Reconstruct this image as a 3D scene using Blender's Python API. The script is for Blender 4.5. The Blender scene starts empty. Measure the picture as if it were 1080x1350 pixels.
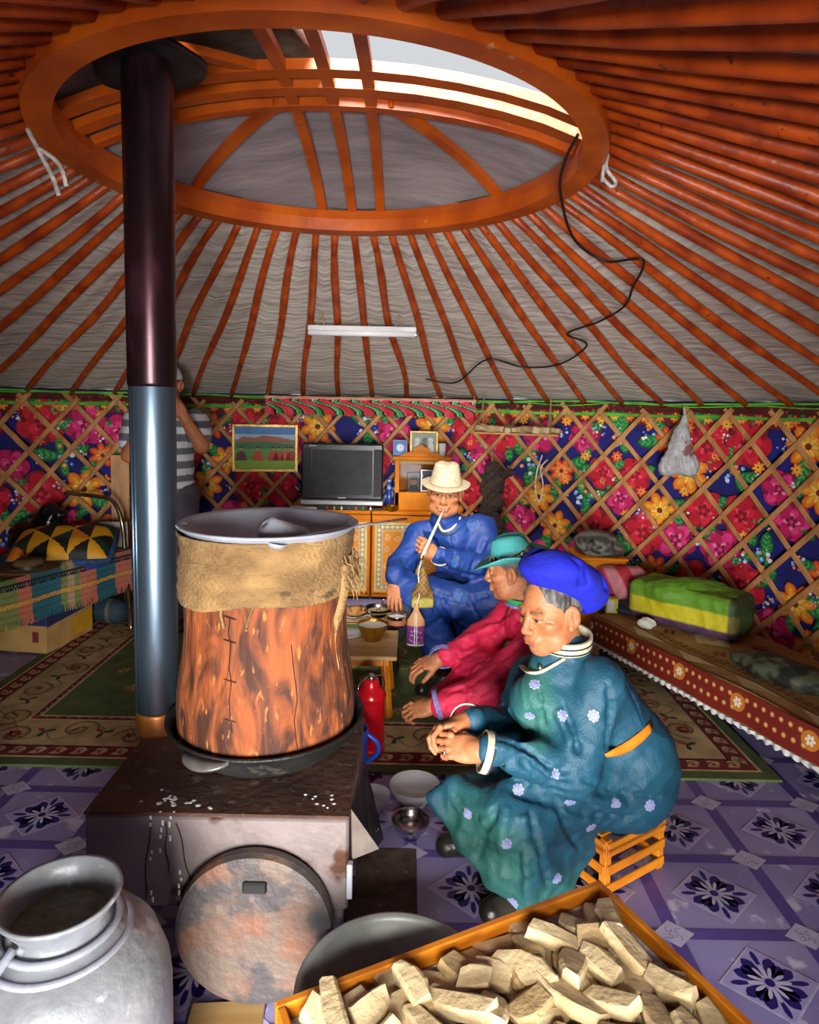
import bpy, bmesh, math, random
import numpy as np
from mathutils import Matrix, Vector
random.seed(7)
PI = math.pi
sc = bpy.context.scene
C = sc.collection
def lin(c):
    return c / 12.92 if c <= .04045 else ((c + .055) / 1.055) ** 2.4
def S(h):
    h = h.lstrip('#')
    return tuple(lin(int(h[i:i + 2], 16) / 255) for i in (0, 2, 4))
# ------------------------------------------------------------------ camera
F, EYE, CX, CY = 880., 1.5, 540., 611.99
cd = bpy.data.cameras.new('camera')
cam = bpy.data.objects.new('camera', cd)
C.objects.link(cam)
RC = Matrix.Rotation(math.radians(85), 3, 'X') @ Matrix.Rotation(math.radians(1.2), 3, 'Z')
cam.matrix_world = Matrix.Translation((0, 0, EYE)) @ RC.to_4x4()
cd.sensor_fit = 'VERTICAL'
cd.sensor_height = 36
cd.lens = 36 * F / 1350
cd.shift_y = (CY - 675) / 1350
cd.clip_start = .05
sc.camera = cam
# ------------------------------------------------------------------ light: overcast sky, sun through the roof ring, daylight from the open door
w = bpy.data.worlds.new('sky')
sc.world = w
w.use_nodes = True
bg = w.node_tree.nodes['Background']
bg.inputs[0].default_value = (.93, .96, 1, 1)
bg.inputs[1].default_value = .52
sun = bpy.data.lights.new('sun', 'SUN')
sun.energy = 17.0
sun.angle = math.radians(30)
sun.color = (1, .95, .86)
so = bpy.data.objects.new('sun', sun)
C.objects.link(so)
so.rotation_euler = Vector((.12, 2.1, -1.75)).to_track_quat('-Z', 'Y').to_euler()
dl = bpy.data.lights.new('door_daylight', 'AREA')
dl.shape = 'RECTANGLE'
dl.size, dl.size_y = 2.6, 1.7
dl.energy = 1080
dl.color = (1, .97, .93)
do = bpy.data.objects.new('door_daylight', dl)
C.objects.link(do)
do.location = (-.1, -3.4, .9)
do.rotation_euler = Vector((0, 1, -.02)).to_track_quat('-Z', 'Z').to_euler()
vs = sc.view_settings
vs.view_transform = 'Standard'
vs.look = 'None'
vs.gamma = 1
vs.use_curve_mapping = False
vs.exposure = .45
cy_ = sc.cycles
cy_.max_bounces = 8
cy_.diffuse_bounces = 5
cy_.sample_clamp_indirect = 6
# ------------------------------------------------------------------ helpers
def ray(px, py):
    return RC @ Vector(((px - CX) / F, (CY - py) / F, -1))
def PY(px, py, y):          # point on the photograph's sight line at depth y
    d = ray(px, py); return Vector((0, 0, EYE)) + d * (y / d.y)
def PZ(px, py, z):          # ... at height z
    d = ray(px, py); return Vector((0, 0, EYE)) + d * ((z - EYE) / d.z)
def T(loc=(0, 0, 0), rot=(0, 0, 0), s=1):
    from mathutils import Euler
    m = Matrix.Translation(loc) @ Euler(rot).to_matrix().to_4x4()
    if isinstance(s, (int, float)): s = (s, s, s)
    return m @ Matrix.Diagonal((*s, 1))
def xf(v, m):
    v = np.asarray(v, float).reshape(-1, 3); a = np.array(m)
    return v @ a[:3, :3].T + a[:3, 3]
class MB:
    def __init__(s): s.v = []; s.f = []; s.c = []; s.n = 0
    def add(s, vf, m=None, col=None):
        v, f = vf
        v = np.asarray(v, float).reshape(-1, 3)
        if m is not None: v = xf(v, m)
        s.v.append(v); n = s.n
        s.f += [tuple(i + n for i in q) for q in f]
        s.c += [col] * len(f)
        s.n += len(v)
        return s
    def mesh(s, name, mat=None, smooth=False):
        me = bpy.data.meshes.new(name)
        me.from_pydata(np.vstack(s.v).tolist(), [], s.f)
        if any(c is not None for c in s.c):
            a = me.color_attributes.new('Col', 'FLOAT_COLOR', 'CORNER')
            arr = np.ones((len(me.loops), 4), np.float32); k = 0
            for q, c in zip(s.f, s.c):
                if c is not None: arr[k:k + len(q), :3] = c
                k += len(q)
            a.data.foreach_set('color', arr.ravel())
        if smooth: me.polygons.foreach_set('use_smooth', [True] * len(me.polygons))
        if mat: me.materials.append(mat)
        return me
    def build(s, name, mat=None, parent=None, smooth=False, **k):
        return link(name, s.mesh(name, mat, smooth), parent, **k)
def link(name, me, parent=None, label=None, cat=None, group=None, kind=None, loc=None, rot=None):
    o = bpy.data.objects.new(name, me); C.objects.link(o)
    if parent is not None: o.parent = parent
    if loc is not None: o.location = loc
    if rot is not None: o.rotation_euler = rot
    for a, b in (('label', label), ('category', cat), ('group', group), ('kind', kind)):
        if b: o[a] = b
    return o
def thing(name, label, cat, loc=(0, 0, 0), rz=0, group=None, rot=None):
    return link(name, None, None, label, cat, group, None, loc, rot or (0, 0, rz))
def dup(o, parent=None, **k):
    c = o.copy(); C.objects.link(c)
    c.parent = parent
    for ch in list(o.children): dup(ch, c)
    for a, b in k.items():
        if a == 'loc': c.location = b
        elif a == 'rot': c.rotation_euler = b
        else: c[a] = b
    return c
def hull(pts):
    bm = bmesh.new()
    for p in pts: bm.verts.new(p)
    r = bmesh.ops.convex_hull(bm, input=bm.verts)
    bmesh.ops.delete(bm, geom=[g for g in r['geom_interior'] if isinstance(g, bmesh.types.BMVert)], context='VERTS')
    bm.verts.index_update(); bm.verts.ensure_lookup_table()
    out = ([tuple(v.co) for v in bm.verts], [tuple(v.index for v in f.verts) for f in bm.faces])
    bm.free(); return out
def box(sx, sy, sz, b=0, c=(0, 0, 0)):
    x, y, z = sx / 2, sy / 2, sz / 2
    if b <= 0:
        v = [(i * x + c[0], j * y + c[1], k * z + c[2]) for i in (-1, 1) for j in (-1, 1) for k in (-1, 1)]
        return v, [(0, 1, 3, 2), (4, 6, 7, 5), (0, 4, 5, 1), (2, 3, 7, 6), (0, 2, 6, 4), (1, 5, 7, 3)]
    v = []; idx = {}
    for i in (-1, 1):
        for j in (-1, 1):
            for k in (-1, 1):
                for a in range(3):
                    q = [i * (x - b), j * (y - b), k * (z - b)]
                    q[a] = (i * x, j * y, k * z)[a]
                    idx[(i, j, k, a)] = len(v); v.append([q[n] + c[n] for n in range(3)])
    f = []
    for a in range(3):
        o = [n for n in range(3) if n != a]
        for s in (-1, 1):
            q = []
            for p, r in ((-1, -1), (1, -1), (1, 1), (-1, 1)):
                t = [0, 0, 0]; t[a] = s; t[o[0]] = p; t[o[1]] = r
                q.append(idx[(*t, a)])
            f.append(tuple(q) if (s > 0) == (a != 1) else tuple(q[::-1]))
        for p in (-1, 1):
            for r in (-1, 1):
                t1 = [0, 0, 0]; t1[a] = -1; t1[o[0]] = p; t1[o[1]] = r
                t2 = list(t1); t2[a] = 1
                q = (idx[(*t1, o[0])], idx[(*t2, o[0])], idx[(*t2, o[1])], idx[(*t1, o[1])])
                f.append(q if (p * r > 0) == (a != 1) else q[::-1])
    for i in (-1, 1):
        for j in (-1, 1):
            for k in (-1, 1):
                q = (idx[(i, j, k, 0)], idx[(i, j, k, 1)], idx[(i, j, k, 2)])
                f.append(q if i * j * k > 0 else q[::-1])
    return v, f
def bar(a, b, w_, t, up=(0, 0, 1), bev=0):
    a, b = Vector(a), Vector(b); d = b - a; L = d.length; z = d / L
    x = Vector(up).cross(z)
    if x.length < 1e-5: x = Vector((1, 0, 0)).cross(z)
    x.normalize(); y = z.cross(x)
    m = Matrix((x, y, z)).transposed().to_4x4(); m.translation = (a + b) / 2
    v, f = box(w_, t, L, bev); return xf(v, m), f
def tube(path, r, n=8, cap=True, closed=False, flat=None):
    P = [Vector(p) for p in path]; m = len(P)
    R_ = r if hasattr(r, '__len__') else [r] * m
    tan = []
    for i in range(m):
        a = P[(i - 1) % m] if closed or i > 0 else P[i]; b = P[(i + 1) % m] if closed or i < m - 1 else P[i]
        t = (b - a); tan.append(t.normalized() if t.length > 1e-9 else Vector((0, 0, 1)))
    u = tan[0].orthogonal().normalized()
    if abs(tan[0].z) < .9: u = (Vector((0, 0, 1)) - tan[0] * tan[0].z).normalized()
    v = []; f = []
    for i in range(m):
        u = (u - tan[i] * u.dot(tan[i])).normalized(); s_ = tan[i].cross(u)
        for k in range(n):
            a = 2 * PI * k / n
            p = P[i] + (u * math.sin(a) * (flat or 1) + s_ * math.cos(a)) * R_[i]
            v.append(tuple(p))
    for i in range(m if closed else m - 1):
        j = (i + 1) % m
        for k in range(n):
            l = (k + 1) % n
            f.append((i * n + k, i * n + l, j * n + l, j * n + k))
    if cap and not closed:
        f.append(tuple(range(n))[::-1]); f.append(tuple((m - 1) * n + k for k in range(n)))
    return v, f
def lathe(prof, n=40, wob=0, sd=0):
    v = []; f = []; m = len(prof)
    for i, (r, z) in enumerate(prof):
        for k in range(n):
            a = 2 * PI * k / n
            q = 1 + wob * (math.sin(3 * a + sd + z * 7) + .6 * math.sin(5 * a + 2 * sd + z * 11))
            v.append((r * q * math.cos(a), r * q * math.sin(a), z))
    for i in range(m - 1):
        for k in range(n):
            l = (k + 1) % n
            f.append((i * n + k, i * n + l, (i + 1) * n + l, (i + 1) * n + k))
    if m == 2: return v, f
    if prof[0][0] > 1e-6: f.append(tuple(range(n))[::-1])
    if prof[-1][0] > 1e-6: f.append(tuple((m - 1) * n + k for k in range(n)))
    return v, f
def grid(fn, nu, nv, cu=False):
    v = [tuple(fn(i / nu, j / nv)) for j in range(nv + 1) for i in range(nu + (0 if cu else 1))]
    W_ = nu if cu else nu + 1; f = []
    for j in range(nv):
        for i in range(nu):
            k = (i + 1) % W_
            f.append((j * W_ + i, j * W_ + k, (j + 1) * W_ + k, (j + 1) * W_ + i))
    return v, f
def thick(vf, t):      # closes a sheet into a slab of thickness t along z of its vertex normals (bmesh solidify)
    me = bpy.data.meshes.new('tmp'); me.from_pydata([tuple(q) for q in np.asarray(vf[0])], [], vf[1])
    bm = bmesh.new(); bm.from_mesh(me); bpy.data.meshes.remove(me)
    bmesh.ops.recalc_face_normals(bm, faces=bm.faces)
    bmesh.ops.solidify(bm, geom=bm.faces[:], thickness=t)
    bm.verts.index_update()
    out = ([tuple(q.co) for q in bm.verts], [tuple(x.index for x in q.verts) for q in bm.faces]); bm.free(); return out
def extr(poly, t, axis='y'):      # outline in x,z extruded along y
    n = len(poly)
    v = [(x, -t / 2, z) for x, z in poly] + [(x, t / 2, z) for x, z in poly]
    f = [tuple(range(n)), tuple(range(2 * n - 1, n - 1, -1))] + [(i, i + n, (i + 1) % n + n, (i + 1) % n) for i in range(n)]
    return v, f
# ------------------------------------------------------------------ materials
def mat(name, c1, c2=None, scale=8, rough=.6, metal=0, bump=0, bscale=None, st=(1, 1, 1), vcol=False, lo=.35, hi=.65,
        c3=None, s3=30, t3=.62, det=6, wave=0, coat=0, sheen=0, emit=None, spec=.5, coord='Object', dist=0, rvar=0):
    m = bpy.data.materials.new(name); m.use_nodes = True
    N = m.node_tree.nodes; Lk = m.node_tree.links; b = N['Principled BSDF']
    def nd(t, **k):
        x = N.new(t)
        for a, q in k.items():
            if a in x.inputs: x.inputs[a].default_value = q
            else: setattr(x, a, q)
        return x
    b.inputs['Roughness'].default_value = rough; b.inputs['Metallic'].default_value = metal
    b.inputs['Coat Weight'].default_value = coat; b.inputs['Sheen Weight'].default_value = sheen
    b.inputs['Specular IOR Level'].default_value = spec
    tc = nd('ShaderNodeTexCoord'); mp = nd('ShaderNodeMapping'); mp.inputs['Scale'].default_value = st
    Lk.new(tc.outputs[coord], mp.inputs[0])
    src = mp.outputs[0]
    col = None
    if vcol:
        at = nd('ShaderNodeAttribute', attribute_name='Col'); col = at.outputs['Color']
    no = nd('ShaderNodeTexNoise', Scale=scale, Detail=det, Distortion=dist); Lk.new(src, no.inputs['Vector'])
    def mix(a, bb, fac, typ='MIX'):
        x = nd('ShaderNodeMix', data_type='RGBA', blend_type=typ)
        for s_, q in ((6, a), (7, bb)):
            if isinstance(q, tuple): x.inputs[s_].default_value = (*q[:3], 1)
            else: Lk.new(q, x.inputs[s_])
        if isinstance(fac, float): x.inputs[0].default_value = fac
        else: Lk.new(fac, x.inputs[0])
        return x.outputs[2]
    def ramp(o, a, bb):
        x = nd('ShaderNodeMapRange'); x.inputs[1].default_value = a; x.inputs[2].default_value = bb; Lk.new(o, x.inputs[0]); return x.outputs[0]
    if vcol: col = mix(col, c2 if c2 else (1, 1, 1), ramp(no.outputs[0], lo, hi), 'MULTIPLY') if c2 else col
    else: col = mix(c1, c2, ramp(no.outputs[0], lo, hi)) if c2 else c1
    if c3:
        n3 = nd('ShaderNodeTexNoise', Scale=s3, Detail=4.0); Lk.new(src, n3.inputs['Vector'])
        col = mix(col, c3, ramp(n3.outputs[0], t3, t3 + .06))
    if isinstance(col, tuple): b.inputs['Base Color'].default_value = (*col[:3], 1)
    else: Lk.new(col, b.inputs['Base Color'])
    if rvar:
        r_ = nd('ShaderNodeMapRange'); r_.inputs[3].default_value = max(.02, rough - rvar); r_.inputs[4].default_value = min(1, rough + rvar)
        r_.inputs[1].default_value = .35; r_.inputs[2].default_value = .65
        Lk.new(no.outputs[0], r_.inputs[0]); Lk.new(r_.outputs[0], b.inputs['Roughness'])
    if bump:
        if wave:
            n2 = nd('ShaderNodeTexWave', Scale=bscale or scale, Distortion=wave); n2.inputs['Detail'].default_value = 2
        else:
            n2 = nd('ShaderNodeTexNoise', Scale=bscale or scale, Detail=4.0)
        Lk.new(src, n2.inputs['Vector'])
        bp = nd('ShaderNodeBump', Strength=min(1., bump), Distance=.01 * max(1, bump)); Lk.new(n2.outputs['Fac' if 'Fac' in n2.outputs else 0], bp.inputs['Height'])
        Lk.new(bp.outputs[0], b.inputs['Normal'])
    if emit:
        b.inputs['Emission Color'].default_value = (*emit[0], 1); b.inputs['Emission Strength'].default_value = emit[1]
    return m
# ------------------------------------------------------------------ flat print drawn as thin coloured shapes
class Print:
    def __init__(s): s.items = []
    def poly(s, pts, col, L=0): s.items.append((pts, col, L, None))
    def circ(s, x, y, r, col, L=0, n=12, sy=1, rot=0):
        s.poly([(x + r * math.cos(a) * math.cos(rot) - r * sy * math.sin(a) * math.sin(rot), y + r * math.cos(a) * math.sin(rot) + r * sy * math.sin(a) * math.cos(rot)) for a in [2 * PI * k / n for k in range(n)]], col, L)
    def petal(s, x, y, ang, r0, r1, w_, col, L=0, tip=.6):
        c_, s_ = math.cos(ang), math.sin(ang); pts = []
        pr = [(0, .25), (.25, .75), (tip, 1), (.85, .72), (1, 0)]
        for t, q in pr + [(t, -q) for t, q in pr[-2::-1]]:
            a = r0 + (r1 - r0) * t; b = q * w_ / 2
            pts.append((x + a * c_ - b * s_, y + a * s_ + b * c_))
        s.poly(pts, col, L)
    def stroke(s, pts, w_, col, L=0):
        n = len(pts); out = []
        for i in range(n):
            a = pts[max(0, i - 1)]; b = pts[min(n - 1, i + 1)]
            dx, dy = b[0] - a[0], b[1] - a[1]; l = math.hypot(dx, dy) or 1
            ww = w_ / 2 * (1 if not isinstance(w_, tuple) else 1)
            out.append((pts[i][0] - dy / l * ww, pts[i][1] + dx / l * ww, pts[i][0] + dy / l * ww, pts[i][1] - dx / l * ww))
        s.items.append((out, col, L, 'strip'))
    def rect(s, x0, y0, x1, y1, col, L=0, nx=1):
        for i in range(nx):
            a, b = x0 + (x1 - x0) * i / nx, x0 + (x1 - x0) * (i + 1) / nx
            s.poly([(a, y0), (b, y0), (b, y1), (a, y1)], col, L)
    def clip(s, x0, y0, x1, y1):
        out = []
        for it in s.items:
            if it[3]: out.append(([(min(max(a, x0), x1), min(max(b, y0), y1), min(max(c, x0), x1), min(max(d, y0), y1)) for a, b, c, d in it[0]], it[1], it[2], it[3]))
            else: out.append(([(min(max(a, x0), x1), min(max(b, y0), y1)) for a, b in it[0]], it[1], it[2], None))
        s.items = out
    def mb(s, fn):
        m = MB()
        for pts, col, L, kind in s.items:
            if kind:
                v = []; f = []
                for a, b, c_, d in pts: v += [fn(a, b, L), fn(c_, d, L)]
                f = [(2 * i, 2 * i + 1, 2 * i + 3, 2 * i + 2) for i in range(len(pts) - 1)]
            elif len(pts) <= 4:
                v = [fn(a, b, L) for a, b in pts]; f = [tuple(range(len(pts)))]
            else:
                n = len(pts); cx = sum(p[0] for p in pts) / n; cy = sum(p[1] for p in pts) / n
                v = [fn(a, b, L) for a, b in pts] + [fn(cx, cy, L)]
                f = [(i, (i + 1) % n, n) for i in range(n)]
            m.add((v, f), None, col)
        return m
def spiral(x, y, r, turns, a0, dirn=1, n=26):
    return [(x + r * (1 - .85 * t) * math.cos(a0 + dirn * turns * 2 * PI * t), y + r * (1 - .85 * t) * math.sin(a0 + dirn * turns * 2 * PI * t)) for t in [k / n for k in range(n + 1)]]
# ------------------------------------------------------------------ solid sculpting: smooth union of rounded forms, surface by dual cells
def cone(a, b, ra, rb=None, k=.02, op='u', jit=0): return dict(t='c', a=np.array(a, float), b=np.array(b, float), ra=ra, rb=ra if rb is None else rb, k=k, op=op)
def tri(a, b, c, r=.02, k=.02, op='u'): return dict(t='t', a=np.array(a, float), b=np.array(b, float), c3=np.array(c, float), ra=r, k=k, op=op)
def ell(c, r, k=.02, op='u', rot=None):
    return dict(t='e', c=np.array(c, float), r=np.array(r if hasattr(r, '__len__') else (r, r, r), float), R=np.eye(3) if rot is None else np.array(rot, float), k=k, op=op)
def rbox(c, h, rr=.01, k=.01, op='u', rot=None): return dict(t='b', c=np.array(c, float), r=np.array(h, float), rr=rr, R=np.eye(3) if rot is None else np.array(rot, float), k=k, op=op)
def tfp(prims, M):
    A = np.array(M)[:3, :3]; s = np.linalg.norm(A[:, 0]); Rm = A / s; t = np.array(M)[:3, 3]; out = []
    for p in prims:
        q = dict(p)
        if p['t'] == 'c': q['a'] = A @ p['a'] + t; q['b'] = A @ p['b'] + t; q['ra'] = p['ra'] * s; q['rb'] = p['rb'] * s
        else:
            q['c'] = A @ p['c'] + t; q['r'] = p['r'] * s; q['R'] = Rm @ p['R']
            if 'rr' in p: q['rr'] = p['rr'] * s
        q['k'] = p['k'] * s; out.append(q)
    return out
def pd(p, P):
    if p['t'] == 'c':
        ba = p['b'] - p['a']; pa = P - p['a']; h = np.clip((pa @ ba) / max(1e-12, ba @ ba), 0, 1)
        return np.linalg.norm(pa - h[..., None] * ba, axis=-1) - (p['ra'] + (p['rb'] - p['ra']) * h)
    if p['t'] == 't':
        a, b, c = p['a'], p['b'], p['c3']; ba, cb, ac = b - a, c - b, a - c; pa, pb_, pc_ = P - a, P - b, P - c; nor = np.cross(ba, ac)
        def sg(e, q): return (q @ e) / (e @ e)
        ins_ = (np.sign(pa @ np.cross(ba, nor)) + np.sign(pb_ @ np.cross(cb, nor)) + np.sign(pc_ @ np.cross(ac, nor))) >= 2
        def de(e, q): t = np.clip(sg(e, q), 0, 1)[..., None]; return ((q - t * e) ** 2).sum(-1)
        edge = np.minimum(np.minimum(de(ba, pa), de(cb, pb_)), de(ac, pc_)); pl = (pa @ nor) ** 2 / (nor @ nor)
        return np.sqrt(np.where(ins_, pl, edge)) - p['ra']
    q = (P - p['c']) @ p['R']
    if p['t'] == 'e':
        k0 = np.linalg.norm(q / p['r'], axis=-1); k1 = np.linalg.norm(q / p['r'] ** 2, axis=-1)
        return k0 * (k0 - 1) / np.maximum(k1, 1e-9)
    q = np.abs(q) - (p['r'] - p['rr'])
    return np.linalg.norm(np.maximum(q, 0), axis=-1) + np.minimum(q.max(-1), 0) - p['rr']
def bb(p):
    if p['t'] == 'c': lo = np.minimum(p['a'] - p['ra'], p['b'] - p['rb']); hi = np.maximum(p['a'] + p['ra'], p['b'] + p['rb']); lo = np.minimum(lo, p['b'] - p['rb']); return lo, hi
    if p['t'] == 't':
        Q = np.stack([p['a'], p['b'], p['c3']]); return Q.min(0) - p['ra'], Q.max(0) + p['ra']
    e = np.abs(p['R']) @ p['r']; return p['c'] - e, p['c'] + e
def sculpt(prims, vox, disp=None):
    U = [bb(p) for p in prims if p['op'] == 'u']
    lo = np.min([u[0] for u in U], 0) - 3 * vox - .02; hi = np.max([u[1] for u in U], 0) + 3 * vox + .02
    n = np.ceil((hi - lo) / vox).astype(int) + 1
    D = np.full(n, .5, np.float32)
    ax = [lo[i] + vox * np.arange(n[i]) for i in range(3)]
    for p in prims:
        a, b = bb(p); m = p['k'] + 4 * vox + .012
        i0 = np.clip(((a - m - lo) / vox).astype(int), 0, n); i1 = np.clip(((b + m - lo) / vox).astype(int) + 2, 0, n)
        if (i1 <= i0).any(): continue
        sl = tuple(slice(i0[i], i1[i]) for i in range(3))
        P = np.stack(np.meshgrid(*[ax[i][sl[i]] for i in range(3)], indexing='ij'), -1)
        d = pd(p, P); e = D[sl]; k = max(p['k'], 1e-6)
        if p['op'] == 'u':
            h = np.clip(.5 + .5 * (e - d) / k, 0, 1); D[sl] = e * (1 - h) + d * h - k * h * (1 - h)
        else:
            h = np.clip(.5 - .5 * (e + d) / k, 0, 1); D[sl] = e * (1 - h) - d * h + k * h * (1 - h)
    if disp is not None:
        near = np.abs(D) < .03
        idx = np.argwhere(near); P = lo + idx * vox
        D[near] += disp(P)
    D[0] = D[-1] = .5; D[:, 0] = D[:, -1] = .5; D[:, :, 0] = D[:, :, -1] = .5
    ins = D < 0; sh = n - 1
    cnt = np.zeros(sh, np.int8)
    offs = [(i, j, k) for i in (0, 1) for j in (0, 1) for k in (0, 1)]
    for (i, j, k) in offs: cnt += ins[i:i + sh[0], j:j + sh[1], k:k + sh[2]]
    act = (cnt > 0) & (cnt < 8); cells = np.argwhere(act)
    vals = {o: D[cells[:, 0] + o[0], cells[:, 1] + o[1], cells[:, 2] + o[2]] for o in offs}
    acc = np.zeros((len(cells), 3)); num = np.zeros(len(cells))
    for o in offs:
        for a in range(3):
            if o[a]: continue
            q = list(o); q[a] = 1; q = tuple(q)
            u, v = vals[o], vals[q]; cr = (u < 0) != (v < 0)
            t = u / np.where(u == v, 1, u - v)
            pos = np.tile(np.array(o, float), (len(cells), 1)); pos[:, a] = t
            acc[cr] += pos[cr]; num[cr] += 1
    V = lo + (cells + acc / num[:, None]) * vox
    idm = np.full(sh, -1, np.int32); idm[tuple(cells.T)] = np.arange(len(cells))
    Fc = []
    for a in range(3):
        b, c = (a + 1) % 3, (a + 2) % 3
        s0 = [slice(None)] * 3; s1 = [slice(None)] * 3; s0[a] = slice(0, n[a] - 1); s1[a] = slice(1, n[a])
        A, B = ins[tuple(s0)], ins[tuple(s1)]
        e = np.argwhere(A != B); e = e[(e[:, b] > 0) & (e[:, c] > 0) & (e[:, b] < n[b] - 1) & (e[:, c] < n[c] - 1)]
        fl = A[tuple(e.T)]
        q = []
        for db, dc in ((0, 0), (-1, 0), (-1, -1), (0, -1)):
            x = e.copy(); x[:, b] += db; x[:, c] += dc; q.append(idm[tuple(x.T)])
        q = np.stack(q, 1); q = np.where(fl[:, None], q, q[:, ::-1]); Fc.append(q)
    return V, np.vstack(Fc)
def sstep(a, b, x):
    t = np.clip((x - a) / (b - a), 0, 1); return t * t * (3 - 2 * t)
def wr(P, f, sd=0., dirv=(1, 1, 1)):       # cheap folded-cloth field
    rs = np.random.RandomState(int(sd * 10) + 3); out = 0
    Q = P * np.array(dirv) * f
    for i in range(4):
        a = rs.randn(3); a /= np.linalg.norm(a); b = rs.randn(3)
        out = out + np.sin(Q @ a * (1 + .7 * i) * 2 + 1.7 * np.sin(Q @ b * .8 + i) + rs.rand() * 6) / (1 + .5 * i)
    return out / 2.2
def vmesh(name, parts, base, paints=(), mt=None):
    # parts: list of (V, F, base colour or None); paints: (form, colour, softness, strength)
    V = np.vstack([p[0] for p in parts]); n = 0; Fs = []; col = np.zeros((len(V), 3))
    for p in parts:
        Fs.append(p[1] + n); col[n:n + len(p[0])] = p[2] if len(p) > 2 and p[2] is not None else base; n += len(p[0])
    Fa = np.vstack(Fs)
    for f_, c, soft, st in paints:
        d = f_(V) if callable(f_) else pd(f_, V)
        wgt = (1 - sstep(-soft, soft, d))[:, None] * st
        col = col * (1 - wgt) + np.array(c) * wgt
    me = bpy.data.meshes.new(name)
    me.vertices.add(len(V)); me.vertices.foreach_set('co', V.astype(np.float32).ravel())
    me.loops.add(Fa.size); me.loops.foreach_set('vertex_index', Fa.astype(np.int32).ravel())
    me.polygons.add(len(Fa)); me.polygons.foreach_set('loop_start', np.arange(0, Fa.size, 4, dtype=np.int32))
    me.update(calc_edges=True); me.validate()
    me.polygons.foreach_set('use_smooth', [True] * len(me.polygons))
    a = me.color_attributes.new('Col', 'FLOAT_COLOR', 'POINT')
    a.data.foreach_set('color', np.hstack([col, np.ones((len(V), 1))]).astype(np.float32).ravel())
    if mt: me.materials.append(mt)
    return me
# ================================================================== THE SETTING
GX, GY, GR, WH = -.31, 2.5, 3.05, 1.53        # centre, radius and wall height of the round tent
RR, RZ = .97, 2.35                            # roof ring
m_fabric = mat('printed_cotton', S('#10125a'), S('#1a1a78'), 6, rough=.8, bump=.3, bscale=14)
m_print = mat('cotton_print', None, (.75, .75, .8), 30, rough=.8, vcol=True)
m_canvas = mat('canvas', S('#cdc4ba'), S('#a89e95'), 3, rough=.9, coord='UV', st=(1, 6, 1), bump=1.6, bscale=4.5, lo=.3, hi=.7)
m_orange = mat('orange_paint', S('#c2500f'), S('#8a2e0a'), 9, rough=.42, bump=.35, bscale=30, c3=S('#5a1a08'), s3=40, t3=.66)
m_ring = mat('ring_paint', S('#d2620f'), S('#ac460a'), 5, rough=.4, bump=.2, bscale=25, c3=S('#c98a50'), s3=22, t3=.68)
m_slat = mat('willow_slat', S('#c8925a'), S('#9c6a38'), 14, rough=.6, st=(1, 1, .3), bump=.2, bscale=40)
m_wood = mat('orange_wood', S('#d9861c'), S('#b3610e'), 6, rough=.45, st=(1, 1, 4))

def cyl(u, v, r): a = u; return (GX + r * math.cos(a), GY + r * math.sin(a), v)
# floor
mb = MB()
mb.add(lathe([(0.0001, -.05), (3.25, -.05), (3.25, 0), (0.0001, 0)], 96), T((GX, GY, 0)))
m_vinyl = mat('vinyl', S('#9c95c2'), S('#837bb2'), 3, rough=.35, bump=.25, bscale=5, c3=S('#cfc8e6'), s3=9, t3=.6)
floor = mb.build('floor', m_vinyl, kind='structure')
pr = Print()
PUR, NAVY, WHT, LILAC = S('#5c4c98'), S('#221a6e'), S('#c2bed8'), S('#aaa2d2')
gx0, gy0, dx, dy = 1.17, 2.45, .38, .325
for i in range(-10, 6):
    x = gx0 + i * dx
    if -3 < x < 2.5: pr.rect(x - .022, .3, x + .022, 3.1, PUR, 1)
for j in range(-6, 3):
    y = gy0 + j * dy
    if y > .3: pr.rect(-3, y - .02, 2.4, y + .02, PUR, 1)
for i in range(-10, 5):
    for j in range(-6, 3):
        x, y = gx0 + i * dx, gy0 + j * dy
        if not (.3 < y < 3.1): continue
        pr.poly([(x - .06, y), (x, y - .05), (x + .06, y), (x, y + .05)], WHT, 2)
        for k in range(4):
            a = k * PI / 2 + .5
            pr.stroke(spiral(x + .015 * math.cos(a), y + .015 * math.sin(a), .013, .8, a), .003, S('#8c86a8'), 3)
        cx, cy = x - dx / 2, y - dy / 2
        if cy < .3: continue
        for q, cc in ((.135, WHT), (.128, LILAC)):
            pr.poly([(cx - q, cy), (cx, cy - q * .9), (cx + q, cy), (cx, cy + q * .9)], cc, 2 if cc == WHT else 3)
        for k in range(4):
            a = PI / 4 + k * PI / 2
            for da, l in ((-.33, .088), (.33, .088), (0, .075)):
                pr.petal(cx, cy, a + da, .022, l, .034, NAVY, 4, tip=.7)
            pr.petal(cx, cy, a + PI / 4, .05, .105, .016, NAVY, 4)
            for da in (-.33, .33): pr.petal(cx, cy, a + da, .015, .055, .011, WHT, 5)
            pr.petal(cx, cy, a + PI / 4, .012, .06, .014, WHT, 5)
        pr.circ(cx, cy, .013, NAVY, 6, 8)
m_vprint = mat('vinyl_print', None, (.8, .8, .85), 20, rough=.35, vcol=True)
inside = lambda pts: all((p[0] - GX) ** 2 + (p[1] - GY) ** 2 < 3.0 ** 2 for p in pts)
pr.items = [it for it in pr.items if it[3] or len(it[0]) == 4 or inside(it[0])]
pr.mb(lambda x, y, L: (x, y, .0006 + L * .0004)).build('floor_print', m_vprint, floor)
# wall cloth, closed all round but for the doorway behind the camera
DOORA = math.radians(276); DH = math.radians(9)
a0, a1 = DOORA + DH, DOORA - DH + 2 * PI
mb = MB()
mb.add(thick(grid(lambda u, v: cyl(a0 + (a1 - a0) * u, -.02 + (WH + .06) * v, GR + .045), 150, 4), .03))
wall = mb.build('wall_back', m_fabric, kind='structure', smooth=False)
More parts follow.
